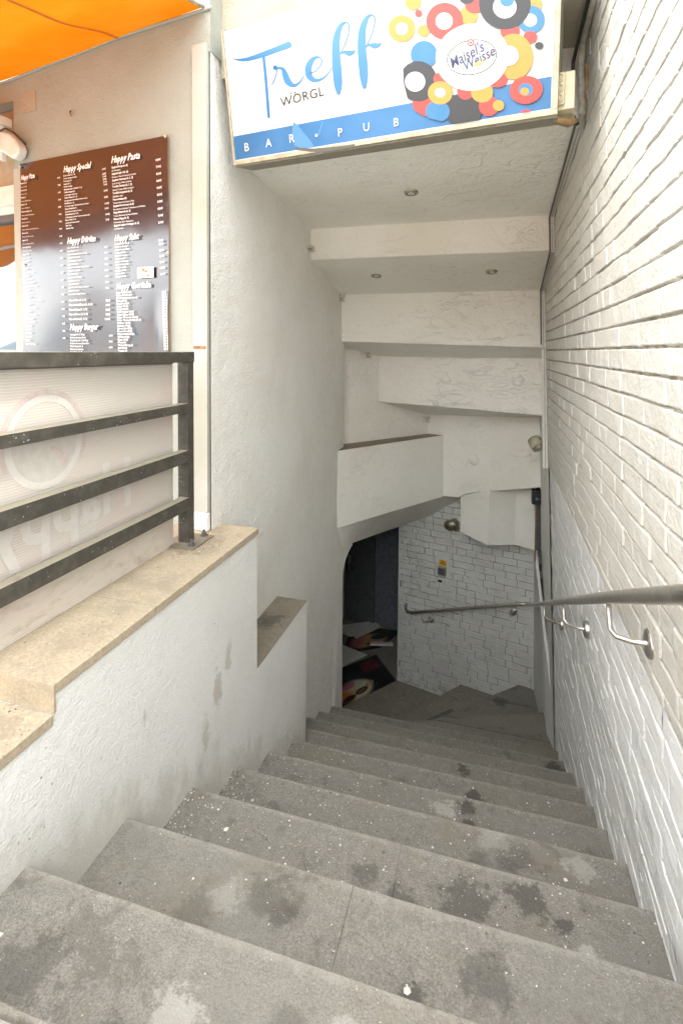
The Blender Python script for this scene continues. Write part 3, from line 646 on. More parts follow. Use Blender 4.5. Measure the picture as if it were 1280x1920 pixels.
# ------------------------------------------------------------------ right brick wall
def bricks(mb, P, u0, u1, z0f, z1, zph, H=.0615, L=.19, joint=.0078, depth=lambda u, z: .01, nu=8, nv=4, seed=1, mask=None, wav=1., vj=.12, vd=.45):
    rn = random.Random(seed); r0 = math.floor((min(z0f(u0), z0f(u1)) - zph) / H); r1 = math.ceil((z1 - zph) / H)
    for r in range(r0, r1):
        za = zph + r * H; u = u0 - rn.choice([0, .5, .25]) * L - rn.uniform(0, .03)
        while u < u1:
            l = L * (1 + rn.uniform(-.06, .06)) if rn.random() < .72 else L * .5
            ua, ub = max(u, u0), min(u + l, u1); u += l
            if ub - ua < .03: continue
            if za + H < z0f(ub) - .05 and za + H < z0f(ua) - .05: continue
            jj = joint * rn.uniform(.7, 1.25); of = rn.uniform(-.0028, .0028); sd = rn.uniform(0, 99); tl = rn.uniform(-.0025, .0025) * wav
            i0 = len(mb.v)
            for b in range(nv + 1):
                for a in range(nu + 1):
                    fu, fv = a / nu, b / nv
                    # cluster the grid toward the edges
                    fv2 = (0, .07, .13, .5, .87, .94, 1)[b]; e_ = .0045 / (ub - ua); fu2 = (0, e_, 2 * e_)[a] if a < 3 else (1 - (0, e_, 2 * e_)[nu - a] if nu - a < 3 else 2 * e_ + (1 - 4 * e_) * (a - 2) / (nu - 4))
                    uu = ua + fu2 * (ub - ua); vv = za + fv2 * H
                    edge = a in (0, nu) or b in (0, nv)
                    if a == 0: uu += jj * vj
                    if a == nu: uu -= jj * vj
                    wv_ = .0016 * nz(uu * 26, vv * 9, sd) * wav + tl * (fu - .5); jj_ = jj * (.75 + .9 * nz(uu * 11, r * 3.3, 7))
                    if b == 0: vv += jj_ * .5 + wv_
                    elif b == nv: vv -= jj_ * .5 - wv_
                    dp = depth(uu, vv)
                    h = dp + of + .0035 * nz(uu * 14, vv * 14, 3) + .0015 * nz(uu * 60, vv * 60, sd)
                    if a in (0, nu): h = dp * vd + .002 * nz(vv * 60, sd)
                    if b in (0, nv): h = max(-.002, dp - .0034) if dp < .004 else -.002
                    mb.v.append(tuple(P(uu, vv, h)))
            for b in range(nv):
                for a in range(nu):
                    q = i0 + b * (nu + 1) + a; mb.f.append([q, q + 1, q + nu + 2, q + nu + 1]); mb.mi.append(0)
RWP = lambda y, z, h: V((XR(y, z) + .010 - h, y, z))
rw = thing('brick_wall', 'long white painted brick wall along the right of the stairs', 'wall', (.45, 2, -3.4))
def rdepth(u, z):
    if z > -.765: return .0125
    return .0030
mb = MB()
bricks(mb, RWP, .45, 3.74, lambda u: -1.35 - .57 * (u - .818), 1.9, .013, depth=rdepth, nu=9, nv=6, seed=4, wav=2.6, vj=.20, vd=.35)
mb.build('brick_courses', M['brick'], rw, smooth=True)
mb = MB(); mb.grid(lambda u, v: RWP(.45 + u * 3.30, -3.4 + v * 5.3, 0), 33, 60)
mb.build('mortar', M['mortar'], rw, smooth=True)
mb = MB(); mb.grid(lambda u, v: RWP(3.74 + u * (4.50 - .0 * v - 3.74), -3.4 + v * 5.3, .011 + .002 * nz(u * 4, v * 30)), 12, 80)
mb.build('smooth_end', M['smooth'], rw, smooth=True)
mb = MB(); mb.grid(lambda u, v: RWP(-1.5 + u * 1.95, -3.4 + v * 3.5, .004), 10, 20)
mb.box((.50, .45, -3.4), (.9, 4.6, 2.1)); mb.box((.36, .452, 1.89), (.50, 2.0, 2.1)); mb.box((.36, -1.5, -3.4), (.9, .449, .1)); mb.box((.34, .43, .1), (.9, .4495, 1.9))
mb.build('wall_core', M['smooth'], rw)  # unseen wall tops shaped for light: low end admits sky, tall part blocks sun
# angled panel at the bottom right corner
pn = MB(); pn.plate([(.486, 3.84, -3.4), (.486, 3.84, -2.55), (.425, 4.15, -2.02), (.405, 4.45, -1.74), (.412, 4.765, -1.60), (.44, 4.755, -3.4)][::-1], (.97, .2, 0), .02)
tag(pn.build('wall_panel', M['smooth']), 'narrow grey angled panel in the corner beside the lower brick wall', 'panel')

# ------------------------------------------------------------------ back brick wall
bwt = thing('brick_wall', 'grey white brick wall at the foot of the stairs behind the short handrail', 'wall', (-.2, 5, -3.3))
BO = V((-.82, 5.064, 0)); BU = V((.971, -.239, 0)); BN = V((-.239, -.971, 0))
BP = lambda s, z, h=0: BO + BU * s + UZ * z + BN * (h - .007)
mb = MB(); bricks(mb, BP, 0, 1.34, lambda u: -3.45, -1.2, -3.36, H=.0630, L=.185, joint=.0095, depth=lambda u, z: .0095, nu=8, nv=6, seed=9, wav=3.2, vj=.30, vd=.25)
mb.build('brick_courses', M['bbrick'], bwt, smooth=True)
mb = MB(); mb.face([BP(.004, -3.45), BP(1.6, -3.45), BP(1.6, -.9), BP(.004, -.9)]); mb.face([BP(.004, -3.45), BP(.004, -.9), BP(.004, -.9, -1.0), BP(.004, -3.45, -1.0)])
mb.build('mortar', M['bmortar'], bwt)
mb = MB(); mb.tube([BP(-.003, -3.45, .0), BP(-.003, -1.5, .0)], .009, 8); mb.build('edge_bead', M['bbrick'], bwt)

# ------------------------------------------------------------------ soffit
sf = thing('stair_soffit', 'cream plastered stepped underside of the flight above', 'ceiling', (0, 3, .5))
def xw(y, z): return XR(y, z) + .02
mb = MB()
rows = [[(-1.09, 2.04, 1.13), (xw(2.06, 1.1), 2.06, 1.10)],
        [(-1.09, 2.045, .838), (xw(2.06, .84), 2.065, .845)],
        [(-1.09, 3.055, .752), (xw(3.1, .75), 3.09, .758)],
        [(-1.09, 3.06, .564), (xw(3.1, .56), 3.10, .566)],
        [(-1.09, 3.755, .421), (xw(3.76, .42), 3.755, .423)],
        [(-1.30, 3.77, .078), (xw(3.8, .03), 3.77, .032)],
        [(-.93, 4.245, -.040), (xw(4.1, 0) + .02, 4.06, -.045)],
        [(-.93, 4.25, -.418), (xw(4.1, -.4) + .02, 4.07, -.470)],
        [(-.60, 4.715, -.574), (xw(4.3, -.5) + .03, 4.40, -.520)]]
NX = 14
for k in range(len(rows) - 1):
    (a0, b0), (a1, b1) = rows[k], rows[k + 1]
    a0, b0, a1, b1 = map(V, (a0, b0, a1, b1))
    def fn(u, v):
        p = a0.lerp(b0, u).lerp(a1.lerp(b1, u), v)
        ed = .0035 * nz(p.x * 7, p.y * 7, p.z * 7)
        return p + V((0, ed, ed))
    mb.grid(fn, NX, 3 if k != 1 else 8)
# V4 : the deep lower face
p = [(-.60, 4.715, -.574), (xw(4.3, -.5) + .03, 4.40, -.520), (.43, 4.44, -1.095), (-.165, 4.60, -1.235), (-.23, 4.645, -1.29), (-.37, 4.675, -1.295)]
mb.build('stepped_faces', M['soffit'], sf, bevel=.006, merge=True)
mb = MB(); mb.plate(p, (.25, .97, 0), .12); mb.build('lower_face', M['soffit'], sf, bevel=.006)
mb = MB(); mb.prism([(-.213, 4.657), (.024, 4.538), (.245, 4.637), (.405, 4.615), (.44, 4.90), (-.21, 4.97)], [-1.60, -1.655, -1.66, -1.685, -1.70, -1.66], -1.0); mb.build('hanging_block', M['soffit'], sf, bevel=.006)
# recess wall above the ledge
rc = MB(); R0, R1 = V((-1.30, 3.705, 0)), V((-.40, 4.84, 0))
rc.grid(lambda u, v: R0.lerp(R1, u) + V((0, .003 * nz(u * 9, v * 9), -.80 + v * 1.1)), 10, 12)
rc.build('recess_face', M['soffit'], sf, smooth=True)
bk = thing('landing_bulkhead', 'white plastered landing block with dusty brown ledge over the doorway', 'bulkhead', (-.7, 4.2, -1.3))
A, B = (-1.09, 3.645), (-.37, 4.66)
mb = MB(); tA, tB = V((A[0], A[1], -.744)), V((B[0], B[1], -.744)); bA, bB = V((A[0], A[1], -1.326)), V((B[0], B[1], -1.296))
mb.grid(lambda u, v: tA.lerp(tB, u).lerp(bA.lerp(bB, u), v) + V((.004 * nz(u * 6, v * 5), 0, 0)), 14, 8)
mb.build('front_face', M['soffit'], bk, smooth=True)
mb = MB(); mb.face([tA + V((0, 0, .001)), tB + V((0, 0, .001)), V((-.42, 4.83, -.743)), V((-1.30, 3.71, -.743))]); mb.build('dusty_top', M['dustledge'], bk)
rear = [V((-1.09, 3.80, -1.60)), V((-1.062, 3.86, -1.585)), V((-1.036, 4.02, -1.56)), V((-.95, 4.45, -1.635)), V((-.842, 5.08, -1.758)), V((-.544, 5.0, -1.605)), V((-.241, 4.93, -1.39)), V((-.16, 4.91, -1.33))]
front = [bA, bA.lerp(bB, .05), bA.lerp(bB, .2), bA.lerp(bB, .45), bA.lerp(bB, .72), bA.lerp(bB, .88), bB, bB + V((.12, -.02, .02))]
mb = MB(); n_ = len(rear)
def uf(u, v):
    t = u * (n_ - 1); i = min(int(t), n_ - 2); f_ = t - i
    a = front[i].lerp(front[i + 1], f_); b = rear[i].lerp(rear[i + 1], f_)
    p = a.lerp(b, v); p.z += .03 * sin(pi * v) * (1 - u); return p
mb.grid(uf, 28, 8); mb.build('underside', M['soffit'], bk, smooth=True)

# unseen building shell added to keep sky light out of the stairwell
sh = thing('building', 'unseen rendered building shell added to keep sky light out of the stairwell', 'building', (-1.5, 5, -.9))
mb = MB()
mb.box((-4.3, 7.0, -4.2), (1.3, 7.2, 2.2)); mb.box((-4.5, 2.1, -4.2), (-4.3, 7.2, 2.2)); mb.box((.91, 2.2, -4.2), (1.3, 7.0, 2.2))
mb.build('shell_wall', M['facade'], sh)
mb = MB(); mb.box((-4.5, 2.08, 2.21), (1.3, 7.2, 2.35)); mb.build('roof', M['roof'], sh)  # unseen shell top, kept low so the sun still reaches the awning
rm = thing('dark_room', 'dark blue black room seen through the doorway at the foot of the stairs', 'room', (-1.8, 5, -3.3))
mb = MB()
mb.face([(-3.1, 6.32, -3.5), (-.70, 5.96, -3.5), (-.70, 5.96, -1.3), (-3.1, 6.32, -1.3)])
mb.face([(-3.0, 3.86, -3.5), (-3.0, 6.4, -3.5), (-3.0, 6.4, -1.3), (-3.0, 3.86, -1.3)])
mb.face([(-3.0, 3.86, -3.5), (-1.2, 3.86, -3.5), (-1.2, 3.86, -1.3), (-3.0, 3.86, -1.3)])
mb.face([(-3.1, 3.8, -1.52), (-1.10, 3.8, -1.52), (-.78, 5.1, -1.52), (-.7, 6.4, -1.52), (-3.1, 6.4, -1.52)])
mb.build('walls', M['darkwall'], rm)
dd = thing('dark_door', 'black door with metal lever handle inside the dark room', 'door', (-1.5, 6.05, -3.3))
w0 = V((-1.564, 6.085, 0)); wu = V((.988, -.153, 0)).normalized(); wnn = V((-.153, -.988, 0))
WPp = lambda s, z, d=0: w0 + wu * s + UZ * z + wnn * (d + .004)
mb = MB(); mb.plate([WPp(-.09, -3.318), WPp(.30, -3.318), WPp(.30, -1.95), WPp(-.09, -1.95)], wnn, .03); mb.build('leaf', M['darkdoorgap'], dd, bevel=.003)
mb = MB(); mb.plate([WPp(-.045, -2.70, .031), WPp(-.005, -2.70, .031), WPp(-.005, -2.50, .031), WPp(-.045, -2.50, .031)], wnn, .006)
mb.tube([WPp(-.025, -2.575, .037), WPp(-.025, -2.575, .09), WPp(.02, -2.577, .095), WPp(.09, -2.58, .095)], .011); mb.build('handle', M['steel'], dd)
mb = MB(); mb.plate([WPp(-.42, -3.318), WPp(-.10, -3.318), WPp(-.10, -1.9), WPp(-.42, -1.9)], wnn, .10); mb.build('door_frame', M['smooth'], dd, bevel=.004)

# ================================================================== SIGN
HS = hom([[0.003155076811591132, -0.00030289134735368917, -1.3030707638224661], [-0.00038832774145955944, -0.0023753810578143165, 0.8890059411850484], [0.0006316466076477836, -0.0003165956072580212, 1.0]])
SO = V((-1.0, 1.9349762877056462, 0.7684513871235868)); SU = V((0.9814421203842654, -0.18977936165668896, -0.027480142372570255)); SV = V((-0.010415072433977862, -0.19584969841114144, 0.9805786158684371))
SN = SU.cross(SV).normalized()
if SN.y > 0: SN = -SN
SP = lambda u, v, d=0: SO + SU * u + SV * v + SN * d
SW, SH = 1.1946, .47
sg = thing('pub_sign', 'white and blue box sign reading Treff Wörgl Bar Pub over the stair opening', 'sign', SP(.6, 0))
def sbox(mb, u0, u1, v0, v1, d0, d1, m=0):
    i = len(mb.v); mb.v += [tuple(SP(u, v, d)) for d in (d0, d1) for v in (v0, v1) for u in (u0, u1)]
    for q in ((0, 1, 3, 2), (4, 6, 7, 5), (0, 4, 5, 1), (2, 3, 7, 6), (0, 2, 6, 4), (1, 5, 7, 3)): mb.f.append([i + k for k in q]); mb.mi.append(m)
mb = MB(); sbox(mb, -.012, SW + .014, -.022, SH + .01, -.13, -.012); mb.build('box_body', M['signside'], sg, bevel=.002)
mb = MB(); sbox(mb, -.002, SW + .016, -.016, -.001, -.0115, .004); sbox(mb, SW + .001, SW + .016, -.0005, SH + .01, -.0115, .004); sbox(mb, -.012, -.0025, -.016, SH + .01, -.0115, .002); mb.build('rim', M['dirtmetal'], sg, bevel=.0015)
mb = MB(); sbox(mb, 0, SW, 0, SH, -.011, 0); mb.build('acrylic_face', M['swhite'], sg)
LAY = [0]
def lay():
    LAY[0] += 1; return .0004 + LAY[0] * .00011
def splate(mb, pts_uv, d, m=0): mb.face([SP(u, v, d) for u, v in pts_uv], m)
def px(pts, ox, oy, sc): return [HS(ox + x / sc, oy + y / sc) for x, y in pts]
# stripe
sb = MB(); l0 = HS(438, 256); l1 = HS(1033, 143); sl2 = (l1[1] - l0[1]) / (l1[0] - l0[0])
d = lay(); ys = lambda u: l0[1] + sl2 * (u - l0[0])
splate(sb, [(0.001, 0.0), (SW - .003, 0.0), (SW - .003, ys(SW)), (0.001, ys(0))], d); sb.build('blue_stripe', M['sblue'], sg)
mb = MB(); splate(mb, [(0, 0), (SW, 0), (SW, .0035), (0, .0035)], lay()); splate(mb, [(SW - .0035, 0), (SW, 0), (SW, SH), (SW - .0035, SH)], lay()); mb.build('white_edge', M['swhite'], sg)
# broken corner
mb = MB(); B3 = (420, 20, 3.765)
splate(mb, px([(490, 785), (520, 805), (560, 860), (600, 905), (632, 950), (634, 966), (590, 972), (530, 968), (500, 955), (485, 930), (482, 850)], *B3), lay())
splate(mb, px([(696, 775), (702, 785), (670, 880), (660, 882)], *B3), lay())
tag(mb.build('cracked_patch', M['spale'], sg), 'cracked pale blue patch of the stripe')
mb = MB(); splate(mb, px([(500, 962), (545, 972), (640, 975), (800, 960), (925, 942), (925, 962), (800, 985), (700, 1003), (600, 995), (525, 985)], *B3), .0045); mb.build('broken_edge', M['cable'], sg)
# lettering strokes
def stroke(mb, pts, d, m=0, n=10):
    """pts: (x,y,width) in trace units, smoothed"""
    P = []
    for i in range(len(pts) - 1):
        p0 = pts[max(i - 1, 0)]; p1 = pts[i]; p2 = pts[i + 1]; p3 = pts[min(i + 2, len(pts) - 1)]
        for k in range(n):
            t = k / n; P.append(tuple(.5 * ((2 * p1[j]) + (-p0[j] + p2[j]) * t + (2 * p0[j] - 5 * p1[j] + 4 * p2[j] - p3[j]) * t * t + (-p0[j] + 3 * p1[j] - 3 * p2[j] + p3[j]) * t ** 3) for j in range(3)))
    P.append(pts[-1]); Lh = []; Rh = []
    for i, p in enumerate(P):
        a = P[max(i - 1, 0)]; b = P[min(i + 1, len(P) - 1)]; tx, ty = b[0] - a[0], b[1] - a[1]; q = math.hypot(tx, ty) or 1
        wv_ = max(p[2] + 1.5, 7.) / 2; Lh.append((p[0] - ty / q * wv_, p[1] + tx / q * wv_)); Rh.append((p[0] + ty / q * wv_, p[1] - tx / q * wv_))
    Lu = px(Lh, *B3); Ru = px(Rh, *B3)
    for i in range(len(Lu) - 1): mb.face([SP(*Lu[i], d), SP(*Lu[i + 1], d), SP(*Ru[i + 1], d), SP(*Ru[i], d)], m)
    for e in (P[0], P[-1]):
        if e[2] > 6:
            mb.face([SP(*q, d + .00005) for q in px([(e[0] + e[2] / 2 * cos(a_ * pi / 8), e[1] + e[2] / 2 * sin(a_ * pi / 8)) for a_ in range(16)], *B3)], m)
mb = MB()
stroke(mb, [(66, 339, 3), (110, 347, 16), (170, 342, 26), (270, 312, 36), (380, 271, 40), (455, 242, 46)], lay())
stroke(mb, [(278, 315, 18), (290, 420, 19), (302, 560, 19), (312, 690, 20), (317, 752, 17)], lay())
stroke(mb, [(362, 402, 34), (363, 403, 34)], lay())
stroke(mb, [(378, 405, 16), (415, 412, 22), (432, 450, 40), (452, 500, 44), (490, 528, 26), (530, 510, 12), (568, 458, 4)], lay())
stroke(mb, [(376, 415, 5), (362, 475, 4), (338, 527, 4)], lay())
stroke(mb, [(600, 447, 3), (648, 425, 4), (682, 385, 6), (690, 350, 7), (668, 328, 10), (628, 342, 28), (598, 395, 44), (600, 455, 44), (635, 490, 30), (685, 485, 16), (725, 455, 7), (762, 405, 3)], lay())
for dx, dy in ((0, 0), (182, -52)):
    stroke(mb, [(858 + dx, 80 + dy, 10), (822 + dx, 110 + dy, 28), (795 + dx, 190 + dy, 46), (790 + dx, 300 + dy, 56), (798 + dx, 420 + dy, 62), (805 + dx, 520 + dy, 56), (808 + dx, 582 + dy * .8, 26)], lay())
    stroke(mb, [(856 + dx, 80 + dy, 8), (880 + dx, 100 + dy, 8), (878 + dx, 160 + dy, 6), (855 + dx, 235 + dy, 5), (822 + dx, 305 + dy, 5)], lay())
    stroke(mb, [(820 + dx, 305 + dy, 6), (845 + dx, 294 + dy, 16), (880 + dx, 300 + dy, 36), (908 + dx, 295 + dy, 24), (928 + dx, 279 + dy, 3)], lay())
mb.build('treff_lettering', M['sblue2'], sg)
def stext(mb, s, X_, Y_, hpx, m=0, bold=0, sq=1., shear=0, rot=0., align='CENTER', res=3, d=None, space=1.):
    a = HS(X_, Y_); b = HS(X_, Y_ - hpx); h = math.hypot(b[0] - a[0], b[1] - a[1])
    U_ = (SU * cos(rot) + SV * sin(rot)); V_ = (SV * cos(rot) - SU * sin(rot))
    text_into(mb, s, SP(*a, d or lay()), U_, V_, h / .70, m, bold * h, shear, align, sq, space, res)
mb = MB(); r_ = math.atan(sl2)
stext(mb, 'WÖRGL', 567, 190, 17.5, 0, .0, 1.1, 0, .045, space=1.05); 
for x_, y_ in ((546.5, 175.6), (553.5, 174.2)):
    mb.face([SP(*HS(x_ + 1.5 * cos(a * pi / 4), y_ + 1.5 * sin(a * pi / 4)), .0034) for a in range(8)])
mb.build('town_lettering', M['black'], sg)
for ch, x_, y_ in (('B', 165, 992), ('A', 320, 962), ('R', 482, 930), ('P', 822, 888), ('U', 1008, 850), ('B', 1215, 816)):
    mb = MB(); stext(mb, ch, 420 + x_ / 3.765, 20 + y_ / 3.765, 15.5, 0, .012, 1., 0, -.01, d=.0034); mb.build('letter', M['swhite'], sg)
mb = MB(); q = HS(420 + 655 / 3.765, 20 + 881 / 3.765)
mb.face([SP(q[0] + .0055 * cos(a * pi / 6), q[1] + .0055 * sin(a * pi / 6), .0035) for a in range(12)])
mb.build('dot', M['swhite'], sg)
# roundels
MI = {'y': 0, 'r': 1, 'd': 2, 'b': 3, 'w': 4}
mb = MB(); Z7 = (700, 0, 3.5556)
def clipcv(poly, cv):
    """Sutherland-Hodgman against convex ccw polygon"""
    out = poly
    for i in range(len(cv)):
        a, b = cv[i], cv[(i + 1) % len(cv)]; inp = out; out = []
        if not inp: break
        ins = lambda p: (b[0] - a[0]) * (p[1] - a[1]) - (b[1] - a[1]) * (p[0] - a[0]) >= 0
        for j in range(len(inp)):
            p, q = inp[j - 1], inp[j]; ip, iq = ins(p), ins(q)
            if ip != iq:
                d1 = (b[0] - a[0]) * (p[1] - a[1]) - (b[1] - a[1]) * (p[0] - a[0]); d2 = (b[0] - a[0]) * (q[1] - a[1]) - (b[1] - a[1]) * (q[0] - a[0]); t = d1 / (d1 - d2)
                out.append((p[0] + (q[0] - p[0]) * t, p[1] + (q[1] - p[1]) * t))
            if iq: out.append(q)
    return out
rectc = [(0.002, .0035), (SW - .004, .0035), (SW - .004, SH), (.002, SH)]
# the large arc that bounds the cluster lower left (traced)
arc = px([(1300, -900), (150, -300), (188, 300), (192, 450), (205, 560), (230, 660), (285, 745), (370, 790), (470, 815), (600, 835), (1300, 860)], *Z7)
def disc(cx, cy, r, c, ry=None, cl=False, rot=0):
    ry = ry or r
    pts = []
    for k in range(48):
        a = 2 * pi * k / 48; ex, ey = r * cos(a), ry * sin(a)
        pts.append((cx + ex * cos(rot) - ey * sin(rot), cy + ex * sin(rot) + ey * cos(rot)))
    uv = px(pts, *Z7)
    ar = sum(uv[i - 1][0] * uv[i][1] - uv[i][0] * uv[i - 1][1] for i in range(len(uv)))
    if ar < 0: uv = uv[::-1]
    uv = clipcv(uv, rectc)
    if cl:
        ac = arc; aa = sum(ac[i - 1][0] * ac[i][1] - ac[i][0] * ac[i - 1][1] for i in range(len(ac)))
        uv = clipcv(uv, ac if aa > 0 else ac[::-1])
    if len(uv) > 2: splate(mb, uv, lay(), MI[c])
disc(190, 192, 89, 'y', 90); disc(190, 193, 40, 'w', 41)
disc(265, 15, 54, 'y'); disc(301, 91, 24, 'r'); disc(335, 208, 40, 'y')
disc(635, 105, 62, 'y'); disc(672, 30, 62, 'r'); disc(625, -28, 58, 'd')
disc(475, 142, 122, 'r', 121, rot=-.4); disc(472, 143, 57, 'w')
disc(1062, 30, 62, 'y'); disc(910, 210, 64, 'r')
disc(1050, 132, 90, 'b', 92); disc(1044, 137, 45, 'w', 43)
disc(875, 25, 172, 'd', 175, rot=-.5); disc(875, 50, 78, 'w', 76); disc(890, 0, 48, 'b')
disc(1045, 250, 46, 'r', 40); disc(1104, 307, 29, 'd', 24)
disc(935, 380, 128, 'y', 152); disc(338, 365, 88, 'b', 90)
disc(830, 535, 62, 'r', 50)
disc(345, 690, 82, 'r', 85, True); disc(300, 545, 126, 'd', 135, True); disc(280, 547, 67, 'w', 66)
disc(445, 530, 44, 'r'); disc(600, 740, 125, 'd', 112, True); disc(430, 745, 80, 'b', 72, True); disc(615, 610, 56, 'r')
disc(770, 710, 66, 'r', 66); disc(725, 620, 73, 'y', 66); disc(447, 622, 82, 'y', 77); disc(447, 620, 35, 'w', 31); disc(834, 706, 38, 'y', 36)
disc(660, 385, 245, 'w', 222, rot=-.25); disc(905, 375, 64, 'w', 66)
disc(1018, 603, 110, 'r', 92, rot=-.2); disc(1015, 600, 48, 'b', 42); disc(1008, 613, 29, 'y', 26)
disc(1020, 775, 48, 'r', 42)
mb.build('coloured_roundels', [M['syel'], M['sred'], M['sdark'], M['sblue2'], M['swhite']], sg)
# brewery badge
mb = MB(); dl = lay()
ring = lambda rx, ry: px([(657 + rx * cos(a * pi / 30) * cos(-.22) - ry * sin(a * pi / 30) * sin(-.22), 386 + rx * cos(a * pi / 30) * sin(-.22) + ry * sin(a * pi / 30) * cos(-.22)) for a in range(60)], *Z7)
r1, r2 = ring(168, 116), ring(163, 111)
for i in range(60): mb.face([SP(*r1[i], dl), SP(*r1[(i + 1) % 60], dl), SP(*r2[(i + 1) % 60], dl), SP(*r2[i], dl)], 0)
stext(mb, "Maisel's", 700 + 632 / 3.5556, 402 / 3.5556, 21, 1, .02, .78, .1, .30)
stext(mb, 'Weisse', 700 + 712 / 3.5556, 424 / 3.5556, 20, 1, .02, .78, .1, .30)
stext(mb, 'SEIT BAYREUTH', 700 + 692 / 3.5556, 472 / 3.5556, 4.2, 1, .0, .8, 0, .12)
def blob(cx, cy, r, m):
    dtop = lay()
    mb.face([SP(*q, dtop) for q in px([(cx + r * cos(a * pi / 8), cy + r * sin(a * pi / 8)) for a in range(16)], *Z7)], m)
blob(650, 289, 24, 2); blob(650, 289, 15, 4); blob(650, 289, 9, 2); blob(700, 430, 15, 3); blob(680, 436, 11, 3); blob(718, 425, 10, 3)
for (x_, y_) in ((545, 385), (560, 350), (780, 370), (760, 395), (600, 460), (740, 410)): blob(x_, y_, 6, 5)
mb.build('brewery_badge', [M['black'], M['sink'], M['sred'], M['sgreen'], M['swhite'], M['syel']], sg)

# junction box and cables right of the sign
jb = thing('junction_box', 'yellowed junction box with three round knock-outs right of the sign', 'junction box', (.24, 1.78, .82))
JO = V((.178, 1.745, .745)); JR = Matrix.Rotation(rad(-8), 3, 'Z')
mb = MB(); mb.box((0, 0, .0), (.062, .09, .115), R=JR, o=JO); mb.box((-.002, -.012, .012), (.034, -.0005, .110), R=JR, o=JO); mb.build('box_body', M['cream'], jb, bevel=.004)
mb = MB()
for k in range(3):
    mb.lathe(JO + JR @ V((.017, -.0125, .030 + k * .031)), JR @ V((0, -1, 0)), [(.0125, 0), (.0125, .004), (.0105, .004), (.0105, .001), (.006, .001), (.005, .004), (0, .004)], 20)
mb.build('knock_out', M['cream'], jb)
mb = MB(); mb.tube([JO + V((-.002, .02, -.004)), JO + V((.02, .02, -.022)), JO + V((.05, .03, -.028)), JO + V((.075, .05, -.014))], [.006, .012, .013, .008]); mb.build('glue_blob', M['glue'], jb, smooth=True)
W_ = lambda y, z, o=.01: (XR(y, z) - o, y, z)
cb = MB()
cb.tube([W_(1.60, 1.25, .03), W_(1.78, 1.09, .03), W_(2.0, 1.02, .045), W_(2.02, .85, .05), W_(2.0, .80, .035)], .006)
tag(cb.build('cable', M['black']), 'black cable dropping past the junction box from the header', 'cable')
cb = MB(); cb.tube([W_(1.55, 1.22, .012), W_(1.8, 1.085, .014), W_(1.96, 1.06, .02), W_(1.99, .99, .022), W_(1.99, .83, .022), W_(2.06, .81, .01)], .011)
tag(cb.build('conduit_pipe', M['trunk']), 'dirty pale conduit pipe beside the black cable at the header corner', 'pipe')
cb = MB(); cb.tube([W_(1.98, .99, .004), W_(2.0, .9, .004), W_(2.02, .83, .006)], .012)
tag(cb.build('foam_seal', M['glue']), 'brown foam seal between the conduit pipe and brick wall', 'seal')
# perforated trim strip that follows the soffit corner
def ribbon(mb, pts, w_, th=.005, m=0):
    for i in range(len(pts) - 1):
        a, b = V(pts[i]), V(pts[i + 1]); t = (b - a).normalized(); L_ = (b - a).length
        sd = V((1, 0, 0)) * w_ / 2; nrm = t.cross(V((1, 0, 0))).normalized()
        if nrm.y > 0 or (abs(nrm.y) < .3 and nrm.z > 0): nrm = -nrm
        mb.plate([a - sd, b - sd, b + sd, a + sd], nrm, th, m)
        k = int(L_ / .014)
        for j in range(k):
            c = a.lerp(b, (j + .5) / k) + nrm * (th + .0008)
            mb.face([c + t * .003 + sd * .22, c - t * .003 + sd * .22, c - t * .003 - sd * .22, c + t * .003 - sd * .22], 1)
tr = thing('trim_strip', 'perforated metal trim strip running down the brick wall corner', 'trim', (.3, 3, 0))
mb = MB()
T_ = lambda y, z, o=.016: (XR(y, z) - o, y, z)
ribbon(mb, [T_(2.07, .835), T_(3.075, .750)], .022); ribbon(mb, [T_(3.075, .745), T_(3.085, .56)], .022)
ribbon(mb, [T_(3.08, .555), T_(3.735, .418)], .022); ribbon(mb, [T_(3.735, .412), T_(3.735, .03)], .026); ribbon(mb, [T_(3.74, .02, .012), T_(3.80, -.80, .016)], .034)
mb.build('perforated_strip', [M['white'], M['cable']], tr)
cb = MB(); cb.tube([T_(2.06, .825, .034), T_(3.05, .738, .030), T_(3.055, .55, .030), T_(3.70, .412, .030), T_(3.715, .05, .033)], .0045)
tag(cb.build('cable', M['cable']), 'grey cable running beside the trim strip along the soffit', 'cable')

# ------------------------------------------------------------------ recessed lights and caps
def spot(pos, nrm, label, r=.034):
    t = thing('recessed_spotlight', label, 'spotlight', pos, 'round recessed spotlights in the soffit')
    n = V(nrm).normalized()
    mb = MB(); mb.lathe(pos, n, [(r * .72, .002), (r * .72, .007), (r, .006), (r * 1.04, -.004)], 32); mb.build('ring', M['brass'], t, smooth=True)
    mb = MB(); mb.lathe(V(pos) - n * .002, n, [(r * .73, .006), (r * .45, -.0), (r * .28, .0), (r * .26, .004), (0, .005)], 28); mb.build('bulb', M['bulb'], t, smooth=True)
    mb = MB(); mb.lathe(V(pos), n, [(r * .71, .0055), (r * .55, .0055)], 28); mb.build('gap_shade_ring', M['black'], t)  # black ring standing in for the shaded gap round the bulb
spot((-.383, 2.60, .790), (0, -.08, -1), 'recessed spotlight closest to the pub sign')
spot((-.722, 3.376, .500), (0, -.2, -.98), 'left one of the two recessed spotlights side by side')
spot((.011, 3.378, .500), (0, -.2, -.98), 'right one of the two recessed spotlights side by side')
